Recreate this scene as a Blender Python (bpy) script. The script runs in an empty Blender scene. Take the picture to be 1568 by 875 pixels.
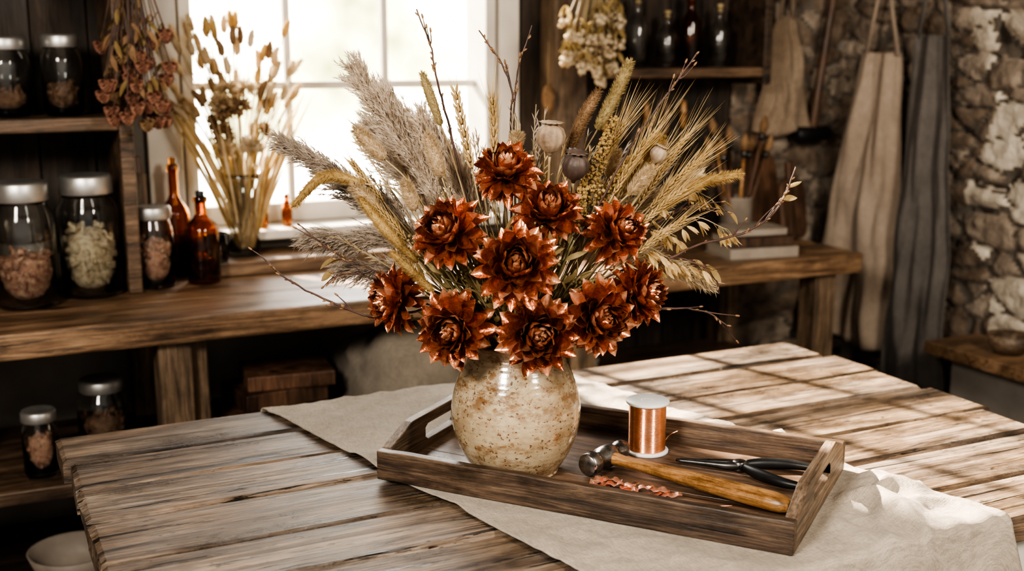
import bpy, bmesh, math, random
from mathutils import Vector, Matrix, Euler, noise
random.seed(11)
S=bpy.context.scene
col=S.collection
R=random.random
def U(a,b): return a+(b-a)*random.random()
rad=math.radians

# ------------------------------------------------------------------ mesh builder
class MB:
    def __init__(s): s.v=[];s.f=[];s.m=[]
    def add(s,vs,fs,mi=0):
        o=len(s.v); s.v.extend([tuple(x) for x in vs])
        for k,f in enumerate(fs): s.f.append(tuple(i+o for i in f)); s.m.append(mi if isinstance(mi,int) else mi[k])
    def box(s,c,d,mi=0,nx=1):
        hx,hy,hz=d[0]/2,d[1]/2,d[2]/2
        vs=[];fs=[]
        for i in range(nx+1):
            x=-hx+2*hx*i/nx
            for (y,z) in ((-hy,-hz),(hy,-hz),(hy,hz),(-hy,hz)): vs.append(Vector((x,y,z)))
        for i in range(nx):
            a=i*4;b=a+4
            for k in range(4): fs.append((a+k,a+(k+1)%4,b+(k+1)%4,b+k))
        fs.append((3,2,1,0)); e=nx*4; fs.append((e,e+1,e+2,e+3))
        fs=[tuple(reversed(f)) for f in fs]
        c=Vector(c); s.add([v+c for v in vs],fs,mi)
    def lathe(s,prof,seg=32,M=None,mi=0,rib=None,cap=True):
        vs=[];fs=[];n=len(prof)
        for (r,z) in prof:
            for k in range(seg):
                a=2*math.pi*k/seg
                rr=r*(1+(rib(a,z) if rib else 0))
                v=Vector((rr*math.cos(a),rr*math.sin(a),z))
                vs.append(M@v if M else v)
        for i in range(n-1):
            for k in range(seg):
                k2=(k+1)%seg
                fs.append((i*seg+k,i*seg+k2,(i+1)*seg+k2,(i+1)*seg+k))
        if cap:
            if prof[0][0]>1e-5: fs.append(tuple(reversed(range(seg))))
            if prof[-1][0]>1e-5: fs.append(tuple((n-1)*seg+k for k in range(seg)))
        s.add(vs,fs,mi)
    def tube(s,pts,rr,seg=6,mi=0):
        n=len(pts)
        if not isinstance(rr,(list,tuple)): rr=[rr]*n
        T=(pts[1]-pts[0]).normalized()
        N=T.orthogonal().normalized()
        vs=[];fs=[]
        for i,p in enumerate(pts):
            if i<n-1: T2=(pts[i+1]-p)
            else: T2=(p-pts[i-1])
            if T2.length>1e-9:T2.normalize()
            else: T2=T
            N=(N-T2*N.dot(T2))
            if N.length<1e-6:N=T2.orthogonal()
            N.normalize(); B=T2.cross(N); T=T2
            for k in range(seg):
                a=2*math.pi*k/seg
                vs.append(p+(N*math.cos(a)+B*math.sin(a))*rr[i])
        for i in range(n-1):
            for k in range(seg):
                k2=(k+1)%seg
                fs.append((i*seg+k,i*seg+k2,(i+1)*seg+k2,(i+1)*seg+k))
        fs.append(tuple(reversed(range(seg)))); fs.append(tuple((n-1)*seg+k for k in range(seg)))
        s.add(vs,fs,mi)
    def hair(s,p,d,L,w,mi=0,bend=None):
        d=d.normalized(); sd=d.orthogonal().normalized()
        sd=(Matrix.Rotation(U(0,6.28),3,d)@sd)*w*.5
        if bend is None:
            s.add([p-sd,p+sd,p+d*L],[(0,1,2)],mi)
        else:
            m=p+d*L*.55; e=m+(d*.45+bend)*L
            s.add([p-sd,p+sd,m+sd*.9,m-sd*.9,e],[(0,1,2,3),(3,2,4)],mi)
    def leaf(s,p,d,L,w,mi=0,bend=Vector((0,0,0)),n=5,up=None):
        d=d.normalized(); sd=d.cross(up).normalized() if up is not None and d.cross(up).length>1e-4 else (Matrix.Rotation(U(0,6.28),3,d)@d.orthogonal().normalized())
        nn=sd.cross(d)
        vs=[];q=p.copy();dd=d.copy()
        for i in range(n+1):
            t=i/n; ww=w*.5*math.sin(math.pi*(.08+.9*t))**.8
            vs+= [q-sd*ww+nn*ww*.35,q.copy(),q+sd*ww+nn*ww*.35]
            dd=(dd+bend/n).normalized(); q=q+dd*L/n
        fs=[]
        for i in range(n):
            a=i*3;b=a+3
            fs+=[(a,a+1,b+1,b),(a+1,a+2,b+2,b+1)]
        s.add(vs,fs,mi)
    def blob(s,c,r,mi=0,sub=1,jit=.15,sc=(1,1,1),M=None):
        vs,fs=ICO[sub]
        out=[]
        sd=Vector((R()*50,R()*50,R()*50))
        for v in vs:
            k=1+jit*noise.noise(v*1.7+sd)*2
            q=Vector((v.x*sc[0],v.y*sc[1],v.z*sc[2]))*r*k
            if M: q=M@q
            out.append(q+c)
        s.add(out,fs,mi)
    def obj(s,name,mats,parent=None,smooth=True,bevel=0,solid=0,loc=None,rot=None):
        me=bpy.data.meshes.new(name); me.from_pydata(s.v,[],s.f)
        for m in mats: me.materials.append(m)
        me.polygons.foreach_set('material_index',s.m)
        me.polygons.foreach_set('use_smooth',[smooth]*len(s.f))
        me.update()
        o=bpy.data.objects.new(name,me); col.objects.link(o)
        if parent: o.parent=parent
        if loc is not None: o.location=loc
        if rot is not None: o.rotation_euler=rot
        if solid:
            m=o.modifiers.new('s','SOLIDIFY'); m.thickness=solid; m.offset=0
        if bevel:
            m=o.modifiers.new('b','BEVEL'); m.width=bevel; m.segments=2; m.limit_method='ANGLE'; m.angle_limit=rad(35)
        return o
ICO={}
for k in (1,2,3,4):
    bm=bmesh.new(); bmesh.ops.create_icosphere(bm,subdivisions=k,radius=1)
    bm.verts.ensure_lookup_table()
    ICO[k]=([v.co.copy() for v in bm.verts],[tuple(v.index for v in f.verts) for f in bm.faces]); bm.free()
def empty(name,loc=(0,0,0),rz=0,parent=None):
    o=bpy.data.objects.new(name,None); o.empty_display_size=.05; col.objects.link(o)
    o.location=loc; o.rotation_euler=(0,0,rz)
    if parent:o.parent=parent
    return o
def cr(P,n=6):
    P=[Vector(p) for p in P]
    if len(P)==2:
        return [P[0].lerp(P[1],i/n) for i in range(n+1)]
    Q=[P[0]*2-P[1]]+P+[P[-1]*2-P[-2]]
    out=[]
    for i in range(1,len(Q)-2):
        a,b,c,d=Q[i-1:i+3]
        for k in range(n):
            t=k/n
            out.append(.5*((2*b)+(c-a)*t+(2*a-5*b+4*c-d)*t*t+(3*b-a-3*c+d)*t**3))
    out.append(P[-1].copy())
    return out
def along(pts,t):
    x=t*(len(pts)-1); i=min(int(x),len(pts)-2); f=x-i
    return pts[i].lerp(pts[i+1],f),(pts[i+1]-pts[i]).normalized()

# ------------------------------------------------------------------ materials
def mk(name):
    m=bpy.data.materials.new(name); m.use_nodes=True
    t=m.node_tree; b=t.nodes['Principled BSDF']
    def N(ty,**k):
        n=t.nodes.new(ty)
        for a,v in k.items(): setattr(n,a,v)
        return n
    return m,t,b,N,t.links.new
def mapped(N,L,scale,random_off=True,src='Object'):
    tc=N('ShaderNodeTexCoord'); mp=N('ShaderNodeMapping'); mp.inputs['Scale'].default_value=scale
    L(tc.outputs[src],mp.inputs['Vector'])
    if random_off:
        oi=N('ShaderNodeObjectInfo'); mu=N('ShaderNodeMath',operation='MULTIPLY'); mu.inputs[1].default_value=37.0
        L(oi.outputs['Random'],mu.inputs[0]); L(mu.outputs[0],mp.inputs['Location'])
    return mp
def noi(N,L,mp,scale,detail=4,rough=.55,dist=0):
    n=N('ShaderNodeTexNoise'); n.inputs['Scale'].default_value=scale; n.inputs['Detail'].default_value=detail
    n.inputs['Roughness'].default_value=rough; n.inputs['Distortion'].default_value=dist
    L(mp.outputs[0],n.inputs['Vector']); return n
def ramp(N,L,src,stops):
    r=N('ShaderNodeValToRGB'); e=r.color_ramp.elements
    while len(e)<len(stops): e.new(.5)
    for i,(p,c) in enumerate(stops):
        e[i].position=p; e[i].color=(c[0],c[1],c[2],1) if not isinstance(c,(int,float)) else (c,c,c,1)
    L(src,r.inputs[0]); return r
def mix(N,L,fac,a,b,mode='MIX'):
    x=N('ShaderNodeMix',data_type='RGBA',blend_type=mode)
    if isinstance(fac,(int,float)): x.inputs[0].default_value=fac
    else: L(fac,x.inputs[0])
    for i,v in ((6,a),(7,b)):
        if isinstance(v,(tuple,list)): x.inputs[i].default_value=(v[0],v[1],v[2],1)
        else: L(v,x.inputs[i])
    return x.outputs[2]
def bump(N,L,b,src,strength=.3,dist=.01):
    u=N('ShaderNodeBump'); u.inputs['Strength'].default_value=strength; u.inputs['Distance'].default_value=dist
    L(src,u.inputs['Height']); L(u.outputs[0],b.inputs['Normal']); return u
def gen(name,c1,c2,scale=15,rough=.6,metal=0,bs=.15,bscale=None,bd=.003,stretch=(1,1,1),coat=0,spec=.5,rvar=0,c3=None):
    m,t,b,N,L=mk(name)
    mp=mapped(N,L,stretch); n=noi(N,L,mp,scale,5,.6)
    st=[(.3,c1),(.68,c2)] if c3 is None else [(.28,c1),(.5,c2),(.72,c3)]
    r=ramp(N,L,n.outputs[0],st)
    L(r.outputs[0],b.inputs['Base Color'])
    b.inputs['Metallic'].default_value=metal; b.inputs['Roughness'].default_value=rough
    b.inputs['Coat Weight'].default_value=coat; b.inputs['Specular IOR Level'].default_value=spec
    n2=noi(N,L,mp,bscale or scale*3,4)
    if rvar:
        rr=ramp(N,L,n2.outputs[0],[(.3,max(rough-rvar,.05)),(.7,rough+rvar)]); L(rr.outputs[0],b.inputs['Roughness'])
    if bs: bump(N,L,b,n2.outputs[0],bs,bd)
    return m
def wood(name,dark,mid,light,axis=0,k=1.0,rough=.5,cracks=1.0,spec=.5,bs=.5,bd=.003,var=.35,old=False):
    m,t,b,N,L=mk(name)
    def sc(a,c):
        v=[c,c,c]; v[axis]=a; return v
    m1=mapped(N,L,sc(2.8*k,34*k)); n1=noi(N,L,m1,1.0,12,.74,.8)
    m2=mapped(N,L,sc(7*k,210*k)); n2=noi(N,L,m2,1.0,5,.6)
    m3=mapped(N,L,sc(5*k,9*k)); n3=noi(N,L,m3,1.0,9,.74)
    r1=ramp(N,L,n1.outputs[0],[(.34,dark),(.47,mid),(.68,light)])
    r2=ramp(N,L,n2.outputs[0],[(.34,.32),(.56,1.0)])
    c=mix(N,L,.78,r1.outputs[0],r2.outputs[0],'MULTIPLY')
    r3=ramp(N,L,n3.outputs[0],[(.38,.36 if old else .45),(.58,1.15)])
    c=mix(N,L,.88,c,r3.outputs[0],'MULTIPLY')
    if old:
        n6=noi(N,L,mapped(N,L,sc(3,6)),1.0,7,.7); g=ramp(N,L,n6.outputs[0],[(.44,0.0),(.62,.8)])
        hg=N('ShaderNodeHueSaturation'); hg.inputs['Saturation'].default_value=.6; hg.inputs['Value'].default_value=1.08; L(c,hg.inputs['Color'])
        c=mix(N,L,g.outputs[0],c,hg.outputs[0])
    oi=N('ShaderNodeObjectInfo'); rr=N('ShaderNodeMapRange'); rr.inputs[3].default_value=1-var; rr.inputs[4].default_value=1+var
    L(oi.outputs['Random'],rr.inputs[0])
    hs=N('ShaderNodeHueSaturation'); L(rr.outputs[0],hs.inputs['Value']); L(c,hs.inputs['Color'])
    c=hs.outputs[0]
    m4=mapped(N,L,sc(2.6*k,60*k)); n4=noi(N,L,m4,1.0,6,.68,.5)
    cr_=ramp(N,L,n4.outputs[0],[(.375,0.0),(.41,1.0)] if old else [(.32,0.0),(.37,1.0)])
    c=mix(N,L,.9*cracks,c,cr_.outputs[0],'MULTIPLY')
    m5=mapped(N,L,sc(2.6*k,7*k)); vo=N('ShaderNodeTexVoronoi'); vo.inputs['Scale'].default_value=1.0; L(m5.outputs[0],vo.inputs['Vector'])
    kr=ramp(N,L,vo.outputs['Distance'],[(.05,.10),(.11,1.0)])
    c=mix(N,L,.88*cracks,c,kr.outputs[0],'MULTIPLY')
    if old:
        n7=noi(N,L,mapped(N,L,sc(35,80)),1.0,3,.6); pr=ramp(N,L,n7.outputs[0],[(.31,.25),(.36,1.0)]); c=mix(N,L,.85,c,pr.outputs[0],'MULTIPLY')
    L(c,b.inputs['Base Color'])
    ro=ramp(N,L,n3.outputs[0],[(.3,max(.08,rough-.2)),(.7,min(1,rough+.2))]); L(ro.outputs[0],b.inputs['Roughness'])
    b.inputs['Specular IOR Level'].default_value=spec
    h=mix(N,L,.5,n2.outputs[0],n1.outputs[0]); h=mix(N,L,.85,h,cr_.outputs[0],'MULTIPLY')
    bump(N,L,b,h,bs,bd)
    return m
def fibre(name,c1,c2,tr=.35,scale=30):
    m,t,b,N,L=mk(name)
    mp=mapped(N,L,(1,1,1)); n=noi(N,L,mp,scale,4)
    r=ramp(N,L,n.outputs[0],[(.3,c1),(.7,c2)])
    t.nodes.remove(b); out=t.nodes['Material Output']
    d=N('ShaderNodeBsdfDiffuse'); tl=N('ShaderNodeBsdfTranslucent'); mx=N('ShaderNodeMixShader'); mx.inputs[0].default_value=tr
    L(r.outputs[0],d.inputs[0]); L(r.outputs[0],tl.inputs[0]); L(d.outputs[0],mx.inputs[1]); L(tl.outputs[0],mx.inputs[2]); L(mx.outputs[0],out.inputs[0])
    return m
def glass(name,c,rough=.03):
    m,t,b,N,L=mk(name)
    b.inputs['Base Color'].default_value=(*c,1); b.inputs['Transmission Weight'].default_value=1; b.inputs['IOR'].default_value=1.45
    mp=mapped(N,L,(1,1,1)); n=noi(N,L,mp,8,2); rr=ramp(N,L,n.outputs[0],[(.3,rough),(.7,rough+.03)]); L(rr.outputs[0],b.inputs['Roughness'])
    return m
def cloth(name,c1,c2,bs=.35,big=6,crumple=.5):
    m,t,b,N,L=mk(name)
    mp=mapped(N,L,(1,1,1)); n=noi(N,L,mp,big,7,.65); r=ramp(N,L,n.outputs[0],[(.3,c1),(.7,c2)])
    w1=noi(N,L,mapped(N,L,(60,900,60)),1.0,3,.6); w2=noi(N,L,mapped(N,L,(900,60,900)),1.0,3,.6)
    h=mix(N,L,.5,w1.outputs[0],w2.outputs[0])
    hr=ramp(N,L,h,[(.40,.72),(.58,1.08)])
    c=mix(N,L,1,r.outputs[0],hr.outputs[0],'MULTIPLY'); L(c,b.inputs['Base Color'])
    b.inputs['Roughness'].default_value=.9; b.inputs['Sheen Weight'].default_value=.08; b.inputs['Specular IOR Level'].default_value=.15
    n3=noi(N,L,mp,22,5,.6,1.2); h3=mix(N,L,crumple,h,n3.outputs[0]); bump(N,L,b,h3,bs,.006)
    return m

m_table=wood('weathered_table_wood',(.030,.018,.010),(.155,.098,.058),(.36,.26,.17),k=1.0,rough=.38,bs=1.0,bd=.005,var=.2,old=True)
m_bench=wood('bench_wood',(.05,.027,.014),(.19,.11,.06),(.36,.235,.14),rough=.42,bs=.6,var=.15)
m_tray=wood('tray_dark_wood',(.022,.013,.008),(.085,.051,.031),(.21,.14,.09),k=1.6,rough=.42,bs=.7,var=.15,cracks=.8)
m_trayfloor=wood('tray_floor_wood',(.035,.02,.013),(.125,.075,.047),(.25,.16,.105),k=1.4,rough=.4,bs=.4,var=.15,cracks=.8)
m_trayend=wood('tray_worn_end_wood',(.045,.027,.017),(.17,.112,.07),(.36,.26,.175),k=1.6,rough=.5,bs=.5,var=.1,cracks=.6)
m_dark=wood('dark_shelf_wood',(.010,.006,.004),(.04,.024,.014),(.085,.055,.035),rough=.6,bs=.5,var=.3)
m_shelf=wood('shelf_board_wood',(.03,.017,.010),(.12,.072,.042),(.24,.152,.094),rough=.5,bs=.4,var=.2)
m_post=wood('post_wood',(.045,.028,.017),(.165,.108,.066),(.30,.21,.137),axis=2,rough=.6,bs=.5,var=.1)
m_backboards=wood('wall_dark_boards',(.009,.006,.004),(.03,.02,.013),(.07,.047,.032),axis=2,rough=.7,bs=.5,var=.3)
m_floor=wood('floor_wood',(.008,.005,.003),(.03,.018,.012),(.07,.045,.03),rough=.5,var=.3)
m_handle=wood('hickory_handle_wood',(.16,.07,.025),(.36,.185,.07),(.50,.30,.135),axis=0,k=2.5,rough=.3,cracks=.15,bs=.15,var=.05)
m_walnut=wood('board_walnut',(.03,.015,.009),(.11,.054,.03),(.2,.108,.058),axis=2,rough=.5,var=.4)
m_paint=gen('painted_table_frame',(.42,.41,.36),(.62,.60,.53),8,.55,bs=.25,c3=(.55,.52,.44))
m_white=gen('window_white_paint',(.46,.42,.37),(.64,.60,.53),5,.5,bs=.15)
m_plaster=gen('plaster',(.15,.13,.11),(.28,.25,.215),3,.9,bs=.5,bscale=25,bd=.006)
m_ceil=gen('ceiling_plaster',(.10,.09,.08),(.16,.14,.12),3,.9)
m_linen=cloth('linen_runner_cloth',(.31,.26,.205),(.46,.395,.32),bs=1.0,crumple=.7)
m_apron1=cloth('beige_apron_cloth',(.26,.20,.15),(.40,.32,.25))
m_apron2=cloth('grey_apron_cloth',(.085,.076,.068),(.165,.147,.134))
m_bag=cloth('bag_cloth',(.20,.145,.10),(.31,.24,.175))
m_sack=cloth('sack_cloth',(.14,.12,.095),(.25,.215,.175))
m_black=gen('black_rubber_grip',(.006,.006,.006),(.014,.014,.015),30,.42,bs=.05,spec=.4)
m_steel=gen('worn_steel',(.10,.093,.086),(.36,.34,.32),35,.30,metal=.95,rvar=.12,bs=.15,bd=.001)
m_steeld=gen('dark_steel',(.04,.04,.04),(.12,.115,.11),35,.34,metal=.85,rvar=.1,bs=.1,bd=.001)
m_copper=gen('copper_petal',(.20,.052,.024),(.47,.150,.070),36,.27,metal=.78,rvar=.12,bs=.75,bscale=210,bd=.0015,c3=(.74,.32,.17),coat=.15)
m_copper2=gen('copper_petal_tip_highlight',(.45,.17,.085),(.75,.36,.20),44,.25,metal=.72,rvar=.1,bs=.5,bscale=200,bd=.001,c3=(.92,.58,.38),coat=.15)  # lighter copper: painted highlight on petal tips, pale tone on some inner petals
m_stamen=gen('copper_stamen',(.40,.23,.12),(.76,.52,.32),60,.4,metal=.3,bs=.1)
m_wire=gen('copper_wire',(.86,.36,.18),(.98,.52,.31),60,.2,metal=1,bs=.0)
m_plastic=gen('white_spool_plastic',(.66,.65,.64),(.76,.75,.74),10,.35,bs=.02)
m_scrap=gen('copper_scrap',(.66,.26,.15),(.95,.52,.36),60,.32,metal=.7,bs=.6,bd=.0015)
m_pampas=fibre('pampas_fibre',(.58,.485,.385),(.82,.72,.60),.45)
m_pampas_d=fibre('pampas_dark_fibre',(.32,.26,.205),(.58,.49,.40),.42)
m_bunny=fibre('bunny_tail_fibre',(.46,.34,.20),(.70,.56,.38),.35)
m_gold=fibre('golden_grass_fibre',(.33,.21,.085),(.60,.43,.195),.35)
m_brownf=fibre('brown_foxtail_fibre',(.18,.11,.06),(.36,.23,.135),.25)
m_olive=fibre('olive_foxtail_fibre',(.26,.195,.09),(.47,.37,.195),.3)
m_wheat=fibre('wheat_straw',(.44,.30,.13),(.70,.53,.29),.3)
m_stem=gen('dried_stem',(.20,.14,.065),(.42,.32,.17),20,.6,bs=.1)
m_stemg=gen('dried_green_stem',(.10,.095,.04),(.25,.21,.10),20,.6,bs=.1)
m_twig=gen('twig_bark',(.035,.018,.014),(.11,.055,.038),40,.55,bs=.3,bd=.001)
m_bud=gen('twig_bud',(.14,.07,.03),(.30,.17,.08),60,.6)
m_pod=gen('poppy_pod',(.14,.09,.055),(.33,.24,.16),30,.6,bs=.3,c3=(.42,.33,.24))
m_podd=gen('poppy_pod_dark',(.045,.03,.025),(.12,.08,.06),30,.55,bs=.3)
m_leafd=fibre('dried_leaf',(.20,.14,.06),(.38,.28,.14),.3)
m_rose=fibre('dried_rose_petal',(.20,.085,.06),(.42,.235,.16),.25,90)
m_cream=fibre('cream_dried_flower',(.44,.35,.235),(.68,.57,.41),.35,40)
m_glass=glass('clear_glass',(.95,.97,.96))
m_amber=glass('amber_glass',(.60,.24,.05),.05)
m_lid=gen('zinc_lid',(.35,.34,.32),(.62,.60,.57),12,.4,metal=.85,bs=.1)
m_pot1=gen('potpourri_red',(.15,.06,.04),(.40,.22,.15),90,.8,bs=.3,c3=(.55,.42,.30))
m_pot2=gen('potpourri_cream',(.22,.15,.09),(.50,.41,.28),90,.8,bs=.3,c3=(.62,.55,.42))
m_pot3=gen('potpourri_brown',(.09,.045,.028),(.28,.16,.09),90,.8,bs=.3)
m_paper=gen('book_pages',(.20,.165,.13),(.32,.275,.215),20,.8,stretch=(1,1,30))
m_clay=gen('clay_bowl',(.19,.155,.125),(.31,.265,.22),10,.6)
m_mortar=gen('mortar',(.06,.048,.038),(.15,.125,.10),18,.95,bs=.8,bscale=50,bd=.01)
m_stone=gen('rubble_stone',(.085,.064,.048),(.23,.182,.14),14,.9,bs=.9,bscale=42,bd=.012,c3=(.38,.315,.25))
m_stone2=gen('rubble_stone_brown',(.055,.039,.027),(.15,.107,.075),14,.9,bs=.9,bscale=42,bd=.012,c3=(.26,.205,.155))
m_stonel=gen('limewashed_stone',(.20,.16,.12),(.48,.415,.335),9,.9,bs=.9,bscale=42,bd=.012,c3=(.70,.64,.54))

def vase_mat():
    m,t,b,N,L=mk('speckled_stoneware_glaze')
    mp=mapped(N,L,(1,1,1)); n=noi(N,L,mp,11,6,.65)
    base=ramp(N,L,n.outputs[0],[(.3,(.28,.20,.11)),(.5,(.45,.355,.225)),(.7,(.58,.49,.355))]).outputs[0]
    mb_=mapped(N,L,(22,22,40)); nb=noi(N,L,mb_,1.0,8,.78)
    rb=ramp(N,L,nb.outputs[0],[(.46,0.0),(.57,1.0)])
    tc=N('ShaderNodeTexCoord'); sx=N('ShaderNodeSeparateXYZ'); L(tc.outputs['Object'],sx.inputs[0])
    wn=noi(N,L,mapped(N,L,(14,14,8)),1.0,4,.6); wm=N('ShaderNodeMath',operation='MULTIPLY_ADD'); L(wn.outputs[0],wm.inputs[0]); wm.inputs[1].default_value=.05
    L(sx.outputs[2],wm.inputs[2])
    band=ramp(N,L,wm.outputs[0],[(.02,.95),(.06,.6),(.085,.7),(.105,.25),(.13,.4),(.165,1.0),(.185,.45),(.215,.9)])
    f=N('ShaderNodeMath',operation='MULTIPLY'); L(rb.outputs[0],f.inputs[0]); L(band.outputs[0],f.inputs[1])
    c=mix(N,L,f.outputs[0],base,(.18,.085,.032))
    rim=ramp(N,L,wm.outputs[0],[(.205,0.0),(.222,.65)]); c=mix(N,L,rim.outputs[0],c,(.17,.085,.038))
    sp=noi(N,L,mapped(N,L,(1,1,1.3)),170,2,.5); s1=ramp(N,L,sp.outputs[0],[(.62,0.0),(.68,.9)])
    sp2=noi(N,L,mapped(N,L,(1,1,1.4)),70,4,.6); s2=ramp(N,L,sp2.outputs[0],[(.59,0.0),(.66,.75)])
    c=mix(N,L,s1.outputs[0],c,(.12,.055,.025)); c=mix(N,L,s2.outputs[0],c,(.22,.11,.045))
    L(c,b.inputs['Base Color']); b.inputs['Roughness'].default_value=.16; b.inputs['Coat Weight'].default_value=.5; b.inputs['Coat Roughness'].default_value=.06
    h=mix(N,L,.5,n.outputs[0],sp2.outputs[0]); bump(N,L,b,h,.18,.004)
    return m
m_vase=vase_mat()

# ------------------------------------------------------------------ camera
cam=bpy.data.cameras.new('camera'); co=bpy.data.objects.new('camera',cam); col.objects.link(co); S.camera=co
co.location=(0,0,1.40); co.rotation_euler=(rad(90-11.5),0,rad(-25.6))
cam.sensor_width=36; cam.lens=40.87; cam.clip_start=.05
cam.dof.use_dof=True; cam.dof.focus_distance=1.69; cam.dof.aperture_fstop=3.2

# ------------------------------------------------------------------ room
WY=2.97; WX=2.62; CZ=2.65
WZ0,WZ1=.95,2.36; WX0,WX1=.52,1.37
mb=MB()
mb.box(((-1.6+WX0)/2,WY+.09,CZ/2),(WX0+1.6,.18,CZ))
mb.box(((WX1+WX)/2+.1,WY+.09,CZ/2),(WX+.2-WX1,.18,CZ))
mb.box(((WX0+WX1)/2,WY+.09,WZ0/2),(WX1-WX0,.18,WZ0))
mb.box(((WX0+WX1)/2,WY+.09,(WZ1+CZ)/2),(WX1-WX0,.18,CZ-WZ1))
mb.obj('wall_back',[m_plaster],smooth=False)
mb=MB(); mb.box((.5,.9,-.05),(4.6,4.6,.1)); mb.obj('floor',[m_floor],smooth=False)
mb=MB(); mb.box((.6,1.2,CZ+.05),(4.4,4.0,.1)); mb.obj('ceiling',[m_ceil],smooth=False)
mb=MB(); mb.box((-1.55,1.6,CZ/2),(.1,2.7,CZ)); mb.obj('wall_left',[m_plaster],smooth=False)

def rubble(mb,origin,ux,uz,un,W,H,step,seed,fn):
    nx=int(W/step); nz=int(H/step); vs=[]; cell={}
    for j in range(nz+1):
        for i in range(nx+1):
            x=W*i/nx; z=H*j/nz
            wx=.35*noise.noise(Vector((x*6,z*6,seed))); wz=.35*noise.noise(Vector((x*6,z*6,seed+7)))
            d,p=noise.voronoi(Vector((x*6.5+wx,z*13+wz,seed*1.37)))
            e_=d[1]-d[0]; hsh=abs(math.sin(p[0].x*12.98+p[0].y*78.2+p[0].z*37.7)*43758.5)%1
            h=min(1,e_/.20); h=h*h*(3-2*h)
            ht=.024*h*(.4+.6*hsh)+.008*noise.noise(Vector((x*22,z*22,seed)))+.005*noise.noise(Vector((x*60,z*60,seed)))+.012*noise.noise(Vector((x*3,z*3,seed)))
            vs.append(origin+ux*x+uz*z+un*(ht+.004)); cell[(i,j)]=(e_,hsh)
    o=len(mb.v); mb.v.extend([tuple(v) for v in vs])
    for j in range(nz):
        for i in range(nx):
            a=o+j*(nx+1)+i; e_,hs=cell[(i,j)]
            mb.f.append((a,a+1,a+nx+2,a+nx+1)); mb.m.append(0 if e_<.05 else fn(W*i/nx,H*j/nz,hs))
mb=MB(); mb.box((WX+.1,1.35,CZ/2),(.2,3.24,CZ),0)
rubble(mb,Vector((WX,.2,0)),Vector((0,1,0)),Vector((0,0,1)),Vector((-1,0,0)),2.77,2.3,.010,3,
   lambda x,z,h: (3 if h<.78 else 1) if x+.2*noise.noise(Vector((x*3,z*3,2)))<2.15 else (1 if h<.5 else 2))
mb.obj('wall_right',[m_mortar,m_stone,m_stone2,m_stonel])
mb=MB()
rubble(mb,Vector((2.16,WY,.0)),Vector((1,0,0)),Vector((0,0,1)),Vector((0,-1,0)),.46,2.3,.011,5,lambda x,z,h:1 if h<.35 else 2)
mb.obj('trim_stone_facing',[m_mortar,m_stone,m_stone2])
random.seed(21)
e=empty('trim_wall_boards')
x=1.44
while x<2.12:
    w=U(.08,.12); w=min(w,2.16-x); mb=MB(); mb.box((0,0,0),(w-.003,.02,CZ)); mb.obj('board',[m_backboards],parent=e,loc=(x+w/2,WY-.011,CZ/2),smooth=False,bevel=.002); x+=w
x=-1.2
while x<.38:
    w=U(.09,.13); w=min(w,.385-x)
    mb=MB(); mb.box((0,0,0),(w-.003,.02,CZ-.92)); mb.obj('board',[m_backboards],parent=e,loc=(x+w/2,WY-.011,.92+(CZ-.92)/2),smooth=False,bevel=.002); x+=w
e=empty('window_1')
def wb(n,c,d,m=m_white,par=None,bv=.004):
    mb=MB(); mb.box((0,0,0),d); return mb.obj(n,[m],parent=par or e,loc=c,smooth=False,bevel=bv)
for x in (WX0,WX1): wb('jamb',(x+(.015 if x==WX0 else -.015),WY+.06,(WZ0+WZ1)/2),(.03,.14,WZ1-WZ0))
wb('head',((WX0+WX1)/2,WY+.06,WZ1-.015),(WX1-WX0-.06,.14,.03))
wb('bottom_rail',((WX0+WX1)/2,WY+.08,WZ0+.025),(WX1-WX0-.06,.05,.05))
for x in (.807,1.075): wb('muntin_v',(x,WY+.08,(WZ0+WZ1)/2+.01),(.018,.03,WZ1-WZ0-.08))
for z in (1.307,1.655,2.0): wb('muntin_h',((WX0+WX1)/2,WY+.08,z),(WX1-WX0-.06,.032,.02))
wb('casing_left',(WX0-.05,WY-.012,(WZ0+WZ1)/2+.02),(.085,.024,WZ1-WZ0+.1),m_white)
wb('casing_right',(WX1+.035,WY-.012,(WZ0+WZ1)/2+.02),(.06,.024,WZ1-WZ0+.1),m_white)
wb('stool',((WX0+WX1)/2,WY-.015,WZ0-.012),(WX1-WX0+.14,.13,.024),m_white)
wb('sill_slab',((.5+1.42)/2,WY-.095,.878),(.92,.19,.036),m_bench)
mb=MB(); mb.box((0,0,0),(.10,.10,CZ)); mb.obj('trim_post',[m_post],loc=(1.545,WY-.075,CZ/2),smooth=False,bevel=.008)

# ------------------------------------------------------------------ workbench
BZ=.86
e=empty('workbench')
for i,(y0,y1) in enumerate(((2.387,2.57),(2.573,2.76),(2.763,2.955))):
    mb=MB(); mb.box((0,0,0),(3.3,y1-y0,.055),nx=40)
    mb.v=[(v[0],v[1]+.003*noise.noise(Vector((v[0]*5,i*9,v[2]*20))),v[2]+.0015*noise.noise(Vector((v[0]*7,v[1]*9,4)))) for v in mb.v]
    mb.obj('top_plank',[m_bench],parent=e,loc=(.55,(y0+y1)/2,BZ-.0275),smooth=False,bevel=.006)
for lx in (-.9,.38,1.35,2.1):
    wb('leg',(lx,2.45,(BZ-.055)/2),(.07,.07,BZ-.055),m_post,par=e)
    wb('leg_back',(lx,2.88,(BZ-.055)/2),(.07,.07,BZ-.055),m_post,par=e)
wb('leg_brace',(.435,2.47,.70),(.035,.05,.2),m_post,par=e)
wb('lower_shelf',(.55,2.67,.505),(3.1,.46,.03),m_shelf,par=e)
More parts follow.
